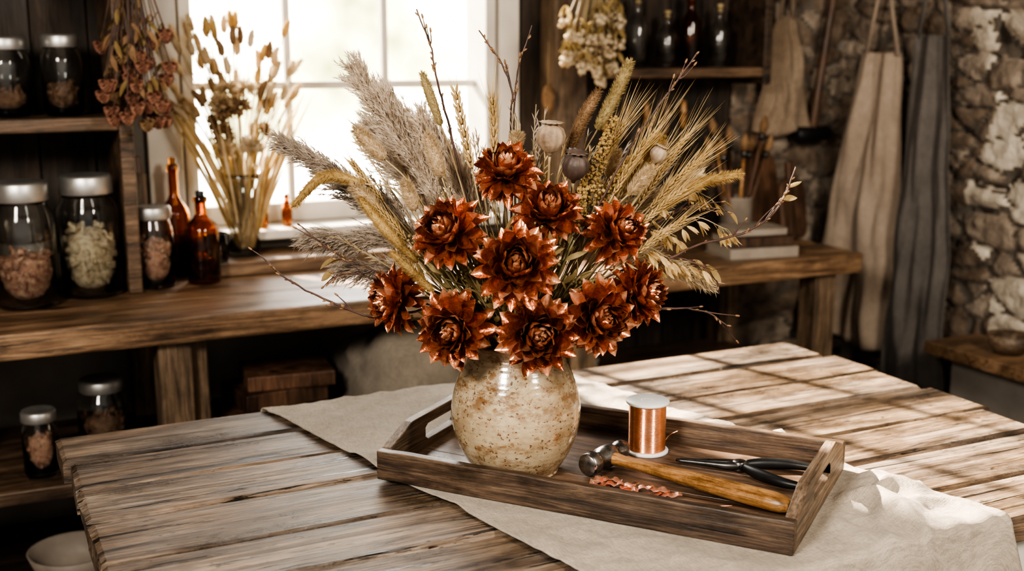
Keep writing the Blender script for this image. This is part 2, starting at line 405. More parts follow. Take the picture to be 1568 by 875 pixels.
wb('bottom_shelf',(.55,2.67,.26),(3.1,.46,.03),m_dark,par=e)

e=empty('wall_shelf')
wb('side_panel',(.345,2.81,(BZ+2.5)/2),(.03,.27,2.5-BZ),m_shelf,par=e)
wb('shelf_board',(-.35,2.81,1.24),(1.36,.27,.03),m_shelf,par=e)
wb('shelf_board_top',(-.35,2.81,1.64),(1.36,.27,.03),m_shelf,par=e)
e=empty('wall_shelf')
wb('shelf_board',(1.88,2.86,1.335),(.54,.18,.028),m_shelf,par=e)
wb('shelf_board_top',(1.88,2.86,1.70),(.54,.18,.028),m_shelf,par=e)
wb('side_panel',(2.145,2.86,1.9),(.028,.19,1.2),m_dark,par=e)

# ------------------------------------------------------------------ jars & bottles
def jar(name,loc,r,h,cm,fill=.6,chip=.012,neck=.78):
    e=empty(name,loc)
    mb=MB(); t=.003; hn=h*.86
    out=[(r*.9,0),(r,.008),(r,hn*.78),(r*.96,hn*.86),(r*neck*1.02,hn*.95),(r*neck,hn)]
    inn=[(r*neck-t,hn),(r*neck-t,hn*.95),(r*.96-t,hn*.85),(r-t,hn*.77),(r-t,.012),(0.0005,.008)]
    mb.lathe([(0.0005,0)]+out+inn,40,cap=False); mb.obj('glass_body',[m_glass],parent=e)
    mb=MB(); rl=r*neck+.004
    mb.lathe([(rl,hn-.004),(rl+.001,hn-.002),(rl+.001,h-.006),(rl-.002,h-.001),(rl-.006,h),(rl-.010,h-.002),(.0005,h-.002)],40,rib=lambda a,z:.006*math.sin(a*24),cap=False)
    mb.obj('lid',[m_lid],parent=e)
    mb=MB(); 
    rr=r-.006-chip*.5
    mb.lathe([(rr*.8,.013),(rr*.93,.03),(rr*.93,hn*fill*.85),(rr*.5,hn*fill*.95),(.001,hn*fill)],16)
    for k in range(int(26*(r/.05)**2*(hn*fill/.1)*(.012/chip)**1.5*2.2)):
        a=U(0,6.28); z=U(.016+chip*.5,hn*fill+chip*.3); q=rr*(U(.88,1.0) if z<hn*fill*.85 else math.sqrt(R())*.95)
        mb.blob(Vector((q*math.cos(a),q*math.sin(a),z)),chip*U(.6,1.05),0,1,.3,(1,.8,.45),Euler((U(0,6),U(0,6),U(0,6))).to_matrix())
    mb.obj('contents',[cm],parent=e)
    return e
jar('glass_storage_jar',(.118,2.65,BZ),.066,.268,m_pot1,.50,.014)
jar('glass_storage_jar',(.256,2.71,BZ),.066,.27,m_pot2,.66,.015)
jar('glass_storage_jar',(.398,2.735,BZ),.044,.19,m_pot1,.72,.010,.82)
jar('glass_storage_jar',(-.03,2.74,BZ),.06,.25,m_pot3,.6,.014)
jar('glass_storage_jar',(.232,2.79,1.255),.044,.178,m_pot3,.45,.011)
jar('glass_storage_jar',(.118,2.79,1.255),.05,.172,m_pot3,.35,.012)
jar('glass_storage_jar',(-.01,2.79,1.255),.05,.18,m_pot1,.5,.012)
jar('glass_storage_jar',(.112,2.52,.52),.036,.145,m_pot1,.75,.009,.85)
jar('glass_storage_jar',(.25,2.62,.52),.055,.17,m_pot3,.6,.012)
jar('glass_storage_jar',(-.08,2.6,.52),.05,.16,m_pot3,.5,.012)
def bottle(name,loc,r,h,m,neck=.32,cork=None,sh=.62):
    e=empty(name,loc); t=.003; mb=MB(); n=r*neck
    out=[(.0005,0),(r*.92,0),(r,.006),(r,h*sh),(r*.9,h*(sh+.05)),(n*1.3,h*(sh+.14)),(n,h*(sh+.18)),(n,h*.93),(n*1.25,h*.94),(n*1.25,h*.99),(n,h)]
    inn=[(n*.75,h*.99),(n*.75,h*(sh+.18)),(r*.9-t,h*(sh+.03)),(r-t,h*sh),(r-t,.01),(.0005,.008)]
    mb.lathe(out+inn,32,cap=False); mb.obj('glass_body',[m],parent=e)
    mb=MB(); cm=cork or m_stem
    mb.lathe([(n*.7,h*.93),(n*.74,h*1.0),(n*.8,h*1.05),(n*.7,h*1.06),(.0005,h*1.06)],16,cap=False); mb.obj('stopper',[cm],parent=e)
bottle('amber_bottle',(.508,2.74,BZ),.039,.205,m_amber,.34,m_black)
bottle('amber_bottle',(.470,2.865,BZ),.034,.27,m_amber,.34,m_amber,.55)
bottle('small_brown_bottle',(.70,2.945,WZ0),.016,.07,m_amber,.5,m_twig)
bottle('small_brown_bottle',(.765,2.945,WZ0),.014,.08,m_amber,.5,m_twig)
for x,h,r,m in ((1.76,.19,.034,m_glass),(1.86,.15,.03,m_glass),(1.94,.2,.03,m_amber),(2.04,.17,.03,m_glass)):
    bottle('shelf_bottle',(x,2.86,1.349),r,h,m,.4)
mb=MB(); mb.lathe([(.0005,0),(.028,0),(.031,.07),(.029,.07),(.026,.005),(.0005,.005)],28,cap=False); mb.obj('drinking_glass',[m_glass],loc=(.55,2.80,.8965))
e=empty('wood_offcuts',(0,0,0))
for i,(x,a,h,w) in enumerate(((.388,.03,.25,.03),(.402,-.04,.29,.025),(.392,-.06,.22,.02))):
    mb=MB(); mb.box((0,0,h/2),(w,.018,h)); mb.obj('offcut',[m_post if i!=1 else m_walnut],parent=e,loc=(x,2.85+i*.022,BZ+.001),rot=(-.10,a,0),smooth=False,bevel=.003)

# ------------------------------------------------------------------ grass primitives
def fuzzy(mb,pts,r,n,hl,mc=0,mh=0,hw=.0007,fwd=.8):
    k=len(pts)
    mb.tube(pts,[max(.0003,r*.62*(math.sin(math.pi*(.12+.8*i/(k-1)))**.6)) for i in range(k)],8,mc)
    for i in range(n):
        t=U(0,1); p,T=along(pts,t); a=U(0,6.28)
        o=(Matrix.Rotation(a,3,T)@T.orthogonal().normalized())
        rr=r*.55*(math.sin(math.pi*(.12+.8*t))**.6)
        mb.hair(p+o*rr,(o+T*fwd).normalized(),hl*U(.7,1.2),hw,mh)
    for i in range(n//20):
        p,T=along(pts,U(.93,1)); mb.hair(p,(T+Vector((U(-.4,.4),U(-.4,.4),U(-.4,.4)))),hl*1.2,hw,mh)
def wheat(mb,pts,mi=0,awn=.05,n=9,ks=.0055):
    for i in range(n):
        t=(i+.3)/n; p,T=along(pts,t); o0=T.orthogonal().normalized()
        for j in range(4):
            o=Matrix.Rotation(j*math.pi/2+(i%2)*.7,3,T)@o0
            d=(T*1.0+o*.42).normalized()
            q=d.to_track_quat('Z','Y').to_matrix()
            sz=ks*(1.05-.35*abs(t-.4))
            mb.blob(p+o*sz*.35+d*sz*.7,sz,mi,1,.05,(.34,.34,1.35),q)
            if awn>0 and R()<.9: mb.hair(p+d*sz*1.7,(d+T*.9+Vector((U(-.15,.15),U(-.15,.15),U(-.1,.1)))),awn*U(.7,1.25),.0007,mi,T*.05)
def plume(mb,pts,Lb,n,mi=0,ms=1,sp=12,t0=.12,droop=.25,tight=.6,hl=.009,hw=.0016):
    mb.tube(pts,[.0014*(1-.7*i/(len(pts)-1)) for i in range(len(pts))],5,ms)
    for i in range(n):
        t=t0+(1-t0)*(i+R())/n; p,T=along(pts,min(t,.999))
        o=(Matrix.Rotation(U(0,6.28),3,T)@T.orthogonal().normalized())
        L=Lb*(.35+.65*math.sin(math.pi*min(1,(1-t)*.75+.12)))*U(.6,1.15)
        d=(T*tight*1.6+o*U(.35,1)*.8).normalized()
        q=p.copy(); w=[q.copy()]
        for s in range(5):
            d=(d+Vector((0,0,-droop/5))+T*.08+Vector((U(-.08,.08),U(-.08,.08),U(-.08,.08)))).normalized(); q=q+d*L/5; w.append(q.copy())
        for s in range(5):
            sd=(w[s+1]-w[s]).orthogonal().normalized()*.0003
            mb.add([w[s]-sd,w[s]+sd,w[s+1]+sd,w[s+1]-sd],[(0,1,2,3)],mi)
        for s in range(sp):
            tt=U(.12,1); pp,TT=along(w,tt)
            oo=(Matrix.Rotation(U(0,6.28),3,TT)@TT.orthogonal().normalized())
            mb.hair(pp,(TT*1.1+oo*U(.2,.8)),hl*U(.6,1.4),hw,mi)
def lagurus_bunch(mb,base,n,H,spread,mats_ix,seed):
    random.seed(seed)
    for i in range(n):
        a=U(0,6.28); s=spread*math.sqrt(R()); h=H*U(.55,1)
        tip=base+Vector((math.cos(a)*s,math.sin(a)*s*.6,h)); mid=base+Vector((math.cos(a)*s*.3,math.sin(a)*s*.2,h*.55))
        pts=cr([base+Vector((U(-.012,.012),U(-.012,.012),-.0)),mid,tip],6)
        mb.tube(pts,.0014,4,0)
        T=(pts[-1]-pts[-2]).normalized()
        k=mats_ix[i%len(mats_ix)]
        fuzzy(mb,cr([tip,tip+T*.02,tip+T*.042+Vector((U(-.01,.01),0,0))],3),.013,110,.008,k,k,.0014)

e=empty('glass_vase_with_dried_grass',(.635,2.865,.8965))
mb=MB(); r=.045
mb.lathe([(.0005,0),(r*.8,0),(r*.85,.006),(r*.8,.05),(r*.85,.12),(r*1.05,.19),(r*1.15,.205),(r*1.1,.205),(r*.98,.19),(r*.79,.12),(r*.74,.05),(r*.78,.012),(.0005,.01)],32,cap=False)
mb.obj('vase_glass',[m_glass],parent=e)
mb=MB(); lagurus_bunch(mb,Vector((0,0,.02)),64,.54,.15,[1,3,2,1,4],4)
for i in range(110):
    a=U(0,6.28); mb.leaf(Vector((U(-.02,.02),U(-.02,.02),.015)),Vector((math.cos(a)*.30,math.sin(a)*.2,1)),U(.25,.42),.007,random.choice((1,2)),Vector((math.cos(a)*.2,0,-.1)))
for i in range(11):
    c=Vector((U(-.08,.08),U(-.06,.0),U(.22,.42))); mi=random.choice((3,3,4,2,1))
    for k in range(70):
        d=Vector((U(-1,1),U(-1,1),U(-.6,1))).normalized(); mb.leaf(c+d*.006,d,.026,.010,mi)
mb.obj('dried_stems',[m_stem,m_bunny,m_gold,m_brownf,m_cream],parent=e)

def hanging(name,loc,hgt,mats,seed,kind,width,n=44):
    random.seed(seed); mb=MB()
    for i in range(n):
        a=U(0,6.28); s=width*math.sqrt(R()); tip=Vector((math.cos(a)*s,math.sin(a)*s*.7,-hgt*U(.58,1.0)))
        st=Vector((U(-.01,.01),U(-.01,.01),0))
        pts=cr([st,st.lerp(tip,.5)*1+Vector((0,0,-.02)),tip],5); mb.tube(pts,.0015,4,0)
        if kind=='rose':
            rm=1 if R()<.75 else 3
            for ring in range(4):
                for k in range(6):
                    an=k*math.pi/3+ring; th=.25+ring*.38
                    d=Vector((math.cos(an)*math.sin(th),math.sin(an)*math.sin(th),-math.cos(th)))
                    mb.leaf(tip,d,.026-.001*ring,.025,rm,Vector((0,0,-.8)),4,Vector((0,0,1)))
            for k in range(2):
                pp,TT=along(pts,U(.5,.95)); mb.leaf(pp,Vector((U(-1,1),U(-1,1),-.8)),.04,.012,random.choice((2,3)),Vector((0,0,-.5)))
        else:
            for k in range(10):
                d=Vector((U(-1,1),U(-1,1),U(-1,.6))); mb.blob(tip+d*.014,.0075,1,1,.3)
            for k in range(3): mb.leaf(tip+Vector((0,0,.04)),Vector((U(-1,1),U(-1,1),-.6)),.04,.012,2,Vector((0,0,-.5)))
    mb.tube([Vector((0,0,-.06)),Vector((0,0,-.075))],.02,10,0)
    mb.tube([Vector((0,0,-.01)),Vector((0,0,.6))],.0015,5,0)
    mb.obj(name,mats,loc=loc)
hanging('hanging_dried_roses',(.36,2.60,1.72),.47,[m_twig,m_rose,m_leafd,m_brownf],3,'rose',.078,40)
hanging('hanging_dried_roses',(.14,2.50,2.0),.40,[m_twig,m_rose,m_leafd,m_brownf],8,'rose',.09,30)
hanging('hanging_dried_flowers',(1.49,2.62,1.72),.40,[m_stem,m_cream,m_leafd],5,'c',.08)
random.seed(31)
mb=MB(); mb.tube([Vector((0,0,.12)),Vector((0,0,0))],.0012,5,0)
mb.lathe([(.001,.01),(.012,.0),(.018,-.02),(.015,-.045),(.006,-.065),(.001,-.07)],16,mi=1)
mb.obj('hanging_seed_pod',[m_stem,m_brownf],loc=(1.46,2.82,1.30))

# right side objects on workbench
e=empty('brush_jar',(2.02,2.72,BZ))
mb=MB(); mb.lathe([(.0005,0),(.04,0),(.045,.01),(.045,.12),(.048,.125),(.042,.125),(.04,.012),(.0005,.01)],28,cap=False); mb.obj('stoneware_pot',[m_clay],parent=e)
for i in range(9):
    a=i*.75; tip=Vector((math.cos(a)*.085,math.sin(a)*.05,U(.22,.31))); b0=Vector((math.cos(a)*.015,math.sin(a)*.015,.015))
    mb=MB(); mb.tube([b0,b0.lerp(tip,.5),tip],[.004,.006,.004],8,0)
    d=(tip-b0).normalized(); mb.tube([tip,tip+d*.02],.008,8,1); mb.tube([tip+d*.02,tip+d*.045,tip+d*.07],[.009,.013,.003],8,2)
    mb.obj('brush',[m_walnut if i%3 else m_handle,m_steeld,m_brownf],parent=e)
e=empty('stacked_books',(1.91,2.50,BZ),rz=-.15)
zz=0
for (w,d,h,m) in ((.20,.15,.030,m_clay),(.18,.13,.026,m_walnut),(.15,.11,.020,m_clay)):
    mb=MB(); mb.box((0,0,zz+.0015),(w,d,.003),0); mb.box((0,0,zz+h-.0015),(w,d,.003),0); mb.box((0,-d/2+.002,zz+h/2),(w,.004,h),0); mb.box((0,.001,zz+h/2),(w-.008,d-.01,h-.006),1)
    mb.obj('book',[m,m_paper],parent=e,smooth=False,bevel=.001); zz+=h+.0005
for x,y,w,h,t in ((2.13,2.74,.13,.24,.02),(2.15,2.62,.10,.17,.018)):
    mb=MB(); n=24
    pts=[]
    for k in range(n):
        a=k/n*2*math.pi; cx,cz=math.cos(a),math.sin(a)
        px=math.copysign(abs(cx)**.45,cx)*w/2; pz=math.copysign(abs(cz)**.45,cz)*h/2+h/2; pts.append((px,pz))
    pts2=[(p[0],-t/2,p[1]) for p in pts]+[(p[0],t/2,p[1]) for p in pts]
    fs=[tuple(range(n)),tuple(reversed(range(n,2*n)))]+[(k,(k+1)%n+0,(k+1)%n+n,k+n)[::-1] for k in range(n)]
    mb.add(pts2,fs)
    mb.box((0,0,h+.02),(.03,t,.06))
    mb.obj('cutting_board',[m_walnut],loc=(x,y,BZ+.008),rot=(rad(-12),rad(4),.1),smooth=False,bevel=.004)
e=empty('hanging_mallet',(2.43,2.90,1.14))
mb=MB(); mb.tube(cr([(0,0,0),(.03,0,.22),(.065,0,.46)],6),.013,10); mb.obj('handle',[m_walnut],parent=e)
mb=MB(); mb.tube([Vector((-.07,-.01,0)),Vector((-.066,-.01,0)),Vector((.066,.01,0)),Vector((.07,.01,0))],[.018,.024,.024,.018],16); mb.obj('head',[m_black],parent=e)
mb=MB(); mb.tube([Vector((.065,-.01,.44)),Vector((.065,.04,.45))],.005,6); mb.obj('peg',[m_steeld],parent=e)
e=empty('hanging_hand_tools')
for i,(x,h) in enumerate(((1.70,.17),(1.77,.21),(1.84,.15),(1.91,.19),(1.97,.16))):
    mb=MB(); z=1.25
    mb.tube(cr([(x,2.93,z),(x,2.93,z-h*.35),(x,2.93,z-h*.5)],4),[.007,.009,.011,.010,.010,.009,.008,.007,.006],10,0)
    mb.tube([Vector((x,2.93,z-h*.5)),Vector((x,2.93,z-h))],[.004,.003],8,1); mb.tube([Vector((x,2.93,z-.01)),Vector((x,2.955,z))],.003,6,1)
    mb.obj('hand_tool',[m_walnut if i%2 else m_handle,m_steeld],parent=e)

def drape(name,mat,base,ux,un,z0,z1,w0,w1,off,folds,amp,seed,straps,sheet=.003):
    random.seed(seed); nx,nz=48,50; mb=MB(); vs=[];ph=U(0,6)
    for j in range(nz+1):
        t=j/nz; z=z0+(z1-z0)*t; w=w0+(w1-w0)*(t**.75)
        for i in range(nx+1):
            s=i/nx*2-1
            x=s*w/2+off*t+.012*noise.noise(Vector((t*4,s,seed+3)))
            f=math.sin(s*folds+ph+.9*math.sin(t*3+s*2))*.6+noise.noise(Vector((s*2.5,t*3,seed)))*1.1+noise.noise(Vector((s*5,t*7,seed+9)))*.35
            d=.04+amp*(.35+.65*t)*(f+1)
            zz=z+(.012*math.cos(s*3+seed) if j==nz else 0)
            vs.append(base+ux*x+un*d+Vector((0,0,zz)))
    fs=[]
    for j in range(nz):
        for i in range(nx):
            a=j*(nx+1)+i; fs.append((a,a+1,a+nx+2,a+nx+1))
    mb.add(vs,fs,0)
    for s in straps:
        p=base+ux*(s*w0/2)+un*.05+Vector((0,0,z0-.01)); q=base+ux*(s*.01)+un*.055+Vector((0,0,z0+.22))
        sd=ux*.008
        mb.add([p-sd,p+sd,q+sd*.7,q-sd*.7],[(0,1,2,3)],0)
    q=base+Vector((0,0,z0+.215)); mb.tube([q+un*-.0,q+un*.07,q+un*.075+Vector((0,0,.012))],.006,8,1)
    return mb.obj(name,[mat,m_steeld],solid=sheet)
drape('hanging_apron',m_apron1,Vector((2.565,2.71,0)),Vector((.25,-.97,0)).normalized(),Vector((-1,-.1,0)).normalized(),1.39,.50,.12,.31,-.04,5,.034,2,(-.9,.9))
drape('hanging_apron',m_apron2,Vector((2.565,2.51,0)),Vector((.1,-1,0)).normalized(),Vector((-1,-.1,0)).normalized(),1.44,.42,.12,.22,.02,4,.034,7,(-.9,.9))
drape('hanging_cloth_bag',m_bag,Vector((2.31,2.945,0)),Vector((1,0,0)),Vector((0,-1,0)),1.50,1.15,.06,.22,.0,4,.018,4,(-.8,.8))

e=empty('side_ledge')
wb('ledge_top',(2.455,1.55,.60),(.2,1.5,.035),m_bench,par=e)
wb('ledge_face',(2.49,1.55,.29),(.12,1.44,.58),m_plaster,par=e)
mb=MB(); mb.lathe([(.0005,0),(.035,0),(.05,.02),(.058,.05),(.055,.05),(.046,.022),(.03,.008),(.0005,.008)],32,cap=False)
mb.obj('wooden_bowl',[m_trayend],loc=(2.45,2.10,.619))
mb=MB(); mb.lathe([(.0005,0),(.05,0),(.08,.03),(.095,.07),(.09,.07),(.075,.032),(.045,.01),(.0005,.01)],36,cap=False)
mb.obj('ceramic_bowl',[m_clay],loc=(.16,2.52,.276))

def sack(name,c,sc,seed,m):
    random.seed(seed); mb=MB(); vs,fs=ICO[4]; out=[]
    for v in vs:
        k=1+.25*noise.noise(v*1.6+Vector((seed,0,0)))+.16*abs(noise.noise(v*4.5+Vector((0,seed,0))))+.05*noise.noise(v*11)
        q=Vector((v.x*sc[0],v.y*sc[1],v.z*sc[2]))*k; q.z=max(q.z,-sc[2]*.6); out.append(q)
    mb.add(out,fs); o=mb.obj(name,[m],loc=(c[0],c[1],c[2]+sc[2]*.6)); return o
sack('folded_cloth_sack',(.95,2.60,.521),(.17,.13,.15),3,m_sack)
sack('folded_cloth_sack',(1.35,2.66,.521),(.14,.13,.08),8,m_sack)
e=empty('stacked_boards',(0,0,0))
for i,(x,y,z,w,h,a) in enumerate(((.62,2.56,.521,.26,.04,.1),(.61,2.58,.562,.24,.035,-.08),(.63,2.60,.598,.2,.04,.15),(.66,2.6,.639,.2,.035,-.1))):
    mb=MB(); mb.box((0,0,h/2),(w,.16,h)); mb.obj('board',[m_walnut],parent=e,loc=(x,y,z),rot=(0,0,a),smooth=False,bevel=.003)

# ------------------------------------------------------------------ table
TX0,TX1,TY0,TY1,TZ=.119,1.655,1.065,2.012,.76
e=empty('farmhouse_table')
random.seed(5)
ws=[.128,.142,.125,.15,.132,.138,.132]; s_=(TY1-TY0)/sum(ws); y=TY0
ends=[0,.014,-.008,.016,.0,.014,-.012]; lift=[0,-.0015,.0005,-.001,.0005,-.0018,0]
for i,w in enumerate(ws):
    w*=s_; x1=TX1+ends[i]; x0=TX0+U(-.007,.005)
    mb=MB(); L_=x1-x0; W=w-.0072
    nx=190; prof=[(-.5,-.019),(.5,-.019),(.5,.009),(.486,.0165),(.455,.019),(.25,.019),(0,.019),(-.25,.019),(-.455,.019),(-.486,.0165),(-.5,.009)]
    vs=[];fs=[];K=len(prof)
    for a in range(nx+1):
        x=-L_/2+L_*a/nx
        endr=max(0,1-min(a,nx-a)/1.0)*.004
        for (py,pz) in prof:
            edge=abs(py)>.47; sg=1 if py>0 else -1
            dy=(.0026*noise.noise(Vector((x*7,i*7+sg,0)))-sg*.007*max(0,noise.noise(Vector((x*24,i*7+sg,3)))-.1)) if edge else 0
            dz=0
            if pz>0:
                dz=.0016*noise.noise(Vector((x*4,py*2+i*5,1)))-(.006*max(0,noise.noise(Vector((x*16,i*3+sg,8)))) if edge else 0)-endr
            dx=0
            if a in (0,nx): dx=.006*noise.noise(Vector((py*6,i*4,a+.3)))
            vs.append((x+dx,py*W+dy,pz+dz))
    for a in range(nx):
        for k in range(K):
            k2=(k+1)%K; fs.append((a*K+k,(a+1)*K+k,(a+1)*K+k2,a*K+k2)[::-1])
    fs.append(tuple(range(K))[::-1]); fs.append(tuple(nx*K+k for k in range(K)))
    mb.add(vs,fs); mb.obj('plank_%d'%(i+1),[m_table],parent=e,loc=((x0+x1)/2,y+w/2,TZ-.019+lift[i]),smooth=False)
    y+=w
ay0,ay1,ax0,ax1=TY0+.04,TY1-.05,TX0+.06,TX1-.06
wb('apron_front',((ax0+ax1)/2,ay0,TZ-.038-.06),(ax1-ax0,.025,.12),m_paint,par=e)
wb('apron_back',((ax0+ax1)/2,ay1,TZ-.038-.06),(ax1-ax0,.025,.12),m_paint,par=e)
wb('apron_left',(ax0,(ay0+ay1)/2,TZ-.038-.06),(.025,ay1-ay0,.12),m_paint,par=e)
wb('apron_right',(ax1,(ay0+ay1)/2,TZ-.038-.06),(.025,ay1-ay0,.12),m_paint,par=e)
for x in (ax0+.02,ax1-.02):
    for yy in (ay0+.02,ay1-.02):
        mb=MB()
        mb.box((0,0,-.07),(.08,.08,.14)); mb.lathe([(.03,-.14),(.038,-.16),(.03,-.18),(.036,-.22),(.034,-.4),(.022,-.66),(.028,-.69),(.024,-.72)],24)
        mb.obj('leg',[m_paint],parent=e,loc=(x,yy,TZ-.04),smooth=False,bevel=.003)

# ------------------------------------------------------------------ tray frame
TA=rad(-51.5)
lx=Vector((math.cos(TA),math.sin(TA),0)); sx_=Vector((-math.sin(TA),math.cos(TA),0))
TL,TW=.625,.352
FR=Vector((.922,1.094,0))
tc=FR-lx*TL/2+sx_*TW/2
dirn=Vector((.225,-.974,0)).normalized(); perp=Vector((.974,.225,0)).normalized()
def in_tray(x,y):
    v=Vector((x,y,0))-tc; a=abs(v.dot(lx))-TL/2; b=abs(v.dot(sx_))-TW/2
    return max(a,b)
mb=MB(); nu,nv=340,150; Wd=.575; S0=-.28; S1=1.32
st=Vector((.462,2.015,0)); vs=[]
def ridge(v): return max(0,1-abs(noise.noise(v))*5)
for i in range(nu+1):
    s=S0+(S1-S0)*i/nu
    for j in range(nv+1):
        t=j/nv; p=st+dirn*s+perp*(t*Wd+.006*noise.noise(Vector((s*6,t*.5,2))))
        x,y=p.x,p.y
        d=in_tray(x,y); k=min(1,max(0,(d-.004)/.04))
        wv=.5+.5*noise.noise(Vector((x*5,y*5,0)))
        wp=Vector((noise.noise(Vector((x*5,y*5,21))),noise.noise(Vector((x*5,y*5,31))),0))*.9
        rip=ridge(Vector((x*9,y*6,3))+wp)+.6*ridge(Vector((x*5,y*14,13))+wp)
        f2=max(0,noise.noise(Vector(((x*.9+y*.45)*11,(y-x*.4)*3,9))))
        right=min(1,max(0,(t-.5)/.3))*min(1,max(0,(s-.45)/.25))
        z=TZ+.0032+k*(.0055*wv*rip+.011*f2+.0018*noise.noise(Vector((x*34,y*34,5)))+right*(.022*max(0,.2+noise.noise(Vector(((x+y*.3)*17,(y-x*.3)*7,4))))+.010*ridge(Vector((x*12,y*9,7))+wp)))
        z=max(z,TZ+.0022)
        yb=TY1+.005; yf=TY0-.005; r_=.014
        if y>yb-r_:
            e_=y-(yb-r_); a=min(e_/r_,math.pi/2); y=yb-r_+r_*math.sin(a); z-=r_*(1-math.cos(a))+max(0,e_-r_*math.pi/2)
        if y<yf+r_:
            e_=(yf+r_)-y; a=min(e_/r_,math.pi/2); q=max(0,e_-r_*math.pi/2)
            y=yf+r_-r_*math.sin(a)-min(q,.12)/.12*(.014+.024*(.5+.5*math.sin(x*42+1.5*math.sin(q*9)))+.01*noise.noise(Vector((x*20,q*14,2))))-.02*min(q,.3); z-=r_*(1-math.cos(a))+q
        vs.append((x,y,z))
fs=[(i*(nv+1)+j,(i+1)*(nv+1)+j,(i+1)*(nv+1)+j+1,i*(nv+1)+j+1) for i in range(nu) for j in range(nv)]
mb.add(vs,fs); mb.obj('linen_table_runner',[m_linen],solid=.0014)

te=empty('wooden_serving_tray',(tc.x,tc.y,TZ+.0045),rz=TA)
for i in range(3):
    w=(TW-.03)/3; mb=MB(); mb.box((0,0,0),(TL-.03,w-.001,.011)); mb.obj('floor_board',[m_trayfloor],parent=te,loc=(0,-TW/2+.015+w*(i+.5),.0056),smooth=False,bevel=.001)
for sg in (-1,1):
    mb=MB(); mb.box((0,0,0),(TL,.015,.046),nx=60); mb.v=[(v[0],v[1]+.0010*noise.noise(Vector((v[0]*20,v[1]*90,sg))),v[2]+(.0018 if v[2]>0 else .0003)*noise.noise(Vector((v[0]*22,v[2]*90,sg+3)))) for v in mb.v]
    mb.obj('side_rail',[m_tray],parent=te,loc=(0,sg*(TW/2-.0075),.023),smooth=False,bevel=.002)
def endboard(x):
    t=.016; hw=TW/2-.0155
    N_=40
    vs=[];fs=[]
    def topz(y):
        a=abs(y)/hw
        return .046+.024*max(0,min(1,(1-a)*2.4)) if a>.58 else .070
    ys=[-hw+2*hw*i/N_ for i in range(N_+1)]
    def slot(y):
        sw=.058
        if abs(y)>=sw: return None
        c=.040; hh=.0125*min(1,math.sqrt(max(0,1-max(0,(abs(y)-(sw-.0125))/.0125)**2)))
        return (c-hh,c+hh)
    for s,xx in ((0,-t/2),(1,t/2)):
        for y_ in ys:
            sl=slot(y_) or (.040,.040)
            for z in (0,sl[0],sl[1],topz(y_)): vs.append((xx,y_,z))
    n4=4*(N_+1)
    for i in range(N_):
        a=i*4;b=a+4
        sA=slot((ys[i]+ys[i+1])/2) is not None
        for (p,q) in ((0,1),(2,3)):
            fs.append((a+p,a+q,b+q,b+p)); fs.append((n4+a+p,n4+b+p,n4+b+q,n4+a+q))
        if not sA:
            fs.append((a+1,a+2,b+2,b+1)); fs.append((n4+a+1,n4+b+1,n4+b+2,n4+a+2))
        else:
            fs.append((a+1,b+1,n4+b+1,n4+a+1)); fs.append((a+2,n4+a+2,n4+b+2,b+2))
        fs.append((a+3,n4+a+3,n4+b+3,b+3)); fs.append((a,b,n4+b,n4+a))
    fs.append((0,n4,n4+1,1)); fs.append((1,n4+1,n4+2,2)); fs.append((2,n4+2,n4+3,3))
    e4=N_*4; fs.append((e4,e4+1,n4+e4+1,n4+e4)); fs.append((e4+1,e4+2,n4+e4+2,n4+e4+1)); fs.append((e4+2,e4+3,n4+e4+3,n4+e4+2))
    mb=MB(); mb.add([(v[1],-v[0],v[2]) for v in vs],fs)
    o=mb.obj('end_handle',[m_trayend],parent=te,loc=(x,0,0),rot=(0,0,math.pi/2),smooth=False)
    bm=bmesh.new(); bm.from_mesh(o.data); bmesh.ops.remove_doubles(bm,verts=bm.verts,dist=1e-5); bmesh.ops.recalc_face_normals(bm,faces=bm.faces); bm.to_mesh(o.data); bm.free()
    m=o.modifiers.new('b','BEVEL'); m.width=.0015; m.segments=2; m.limit_method='ANGLE'
endboard(-TL/2+.008); endboard(TL/2-.008)
FZ=TZ+.0045+.0112

# ------------------------------------------------------------------ vase
VP=Vector((.729,1.508,FZ+.0003))
mb=MB(); c=.01
pr=[(.05,.0),(5.9,0),(6.3,.25),(6.9,1.0),(8.1,3),(9.1,5.5),(9.6,8),(9.65,10),(9.2,12.6),(8.4,15),(7.55,17),(7.1,18.3),(7.0,19.1),(7.3,19.8),(7.25,20.1),(6.9,20.1),(6.6,19.6),(6.6,18.3),(7.0,17),(8.8,12.6),(9.1,9),(8.4,5),(6,1.2),(.05,1.0)]
P=cr([(a,b,0) for a,b in pr],8)
mb.lathe([(max(.0003,p.x*c),p.y*c) for p in P],80,cap=False,rib=lambda a,z:.006*math.sin(a*2+z*20)+.0022*math.sin(z*760+a*.5))
mb.obj('stoneware_vase',[m_vase],loc=VP)

BF=empty('dried_flower_arrangement',VP,rz=rad(-25.6))
C=.01
def V3(x,y,z): return Vector((x,y,z))*C
def stemto(head,axis=None):
    a=Vector((head.x,head.y,0)); k=min(1,a.length/.25)
    base=Vector((-head.x*.07+U(-.01,.01),-head.y*.07+U(-.01,.01),.05)); neck=Vector((max(-.05,min(.05,head.x*.22))+U(-.006,.006),max(-.045,min(.045,head.y*.3))+U(-.006,.006),.195))
    pts=[base,neck]
    if axis is not None:
        b=head-axis*.05; pts.append(neck.lerp(b,.6)+Vector((0,0,.01))); pts.append(b); pts.append(head)
    else:
        pts.append(neck.lerp(head,.55)+Vector((0,0,.012*k))); pts.append(head)
    return cr(pts,5)

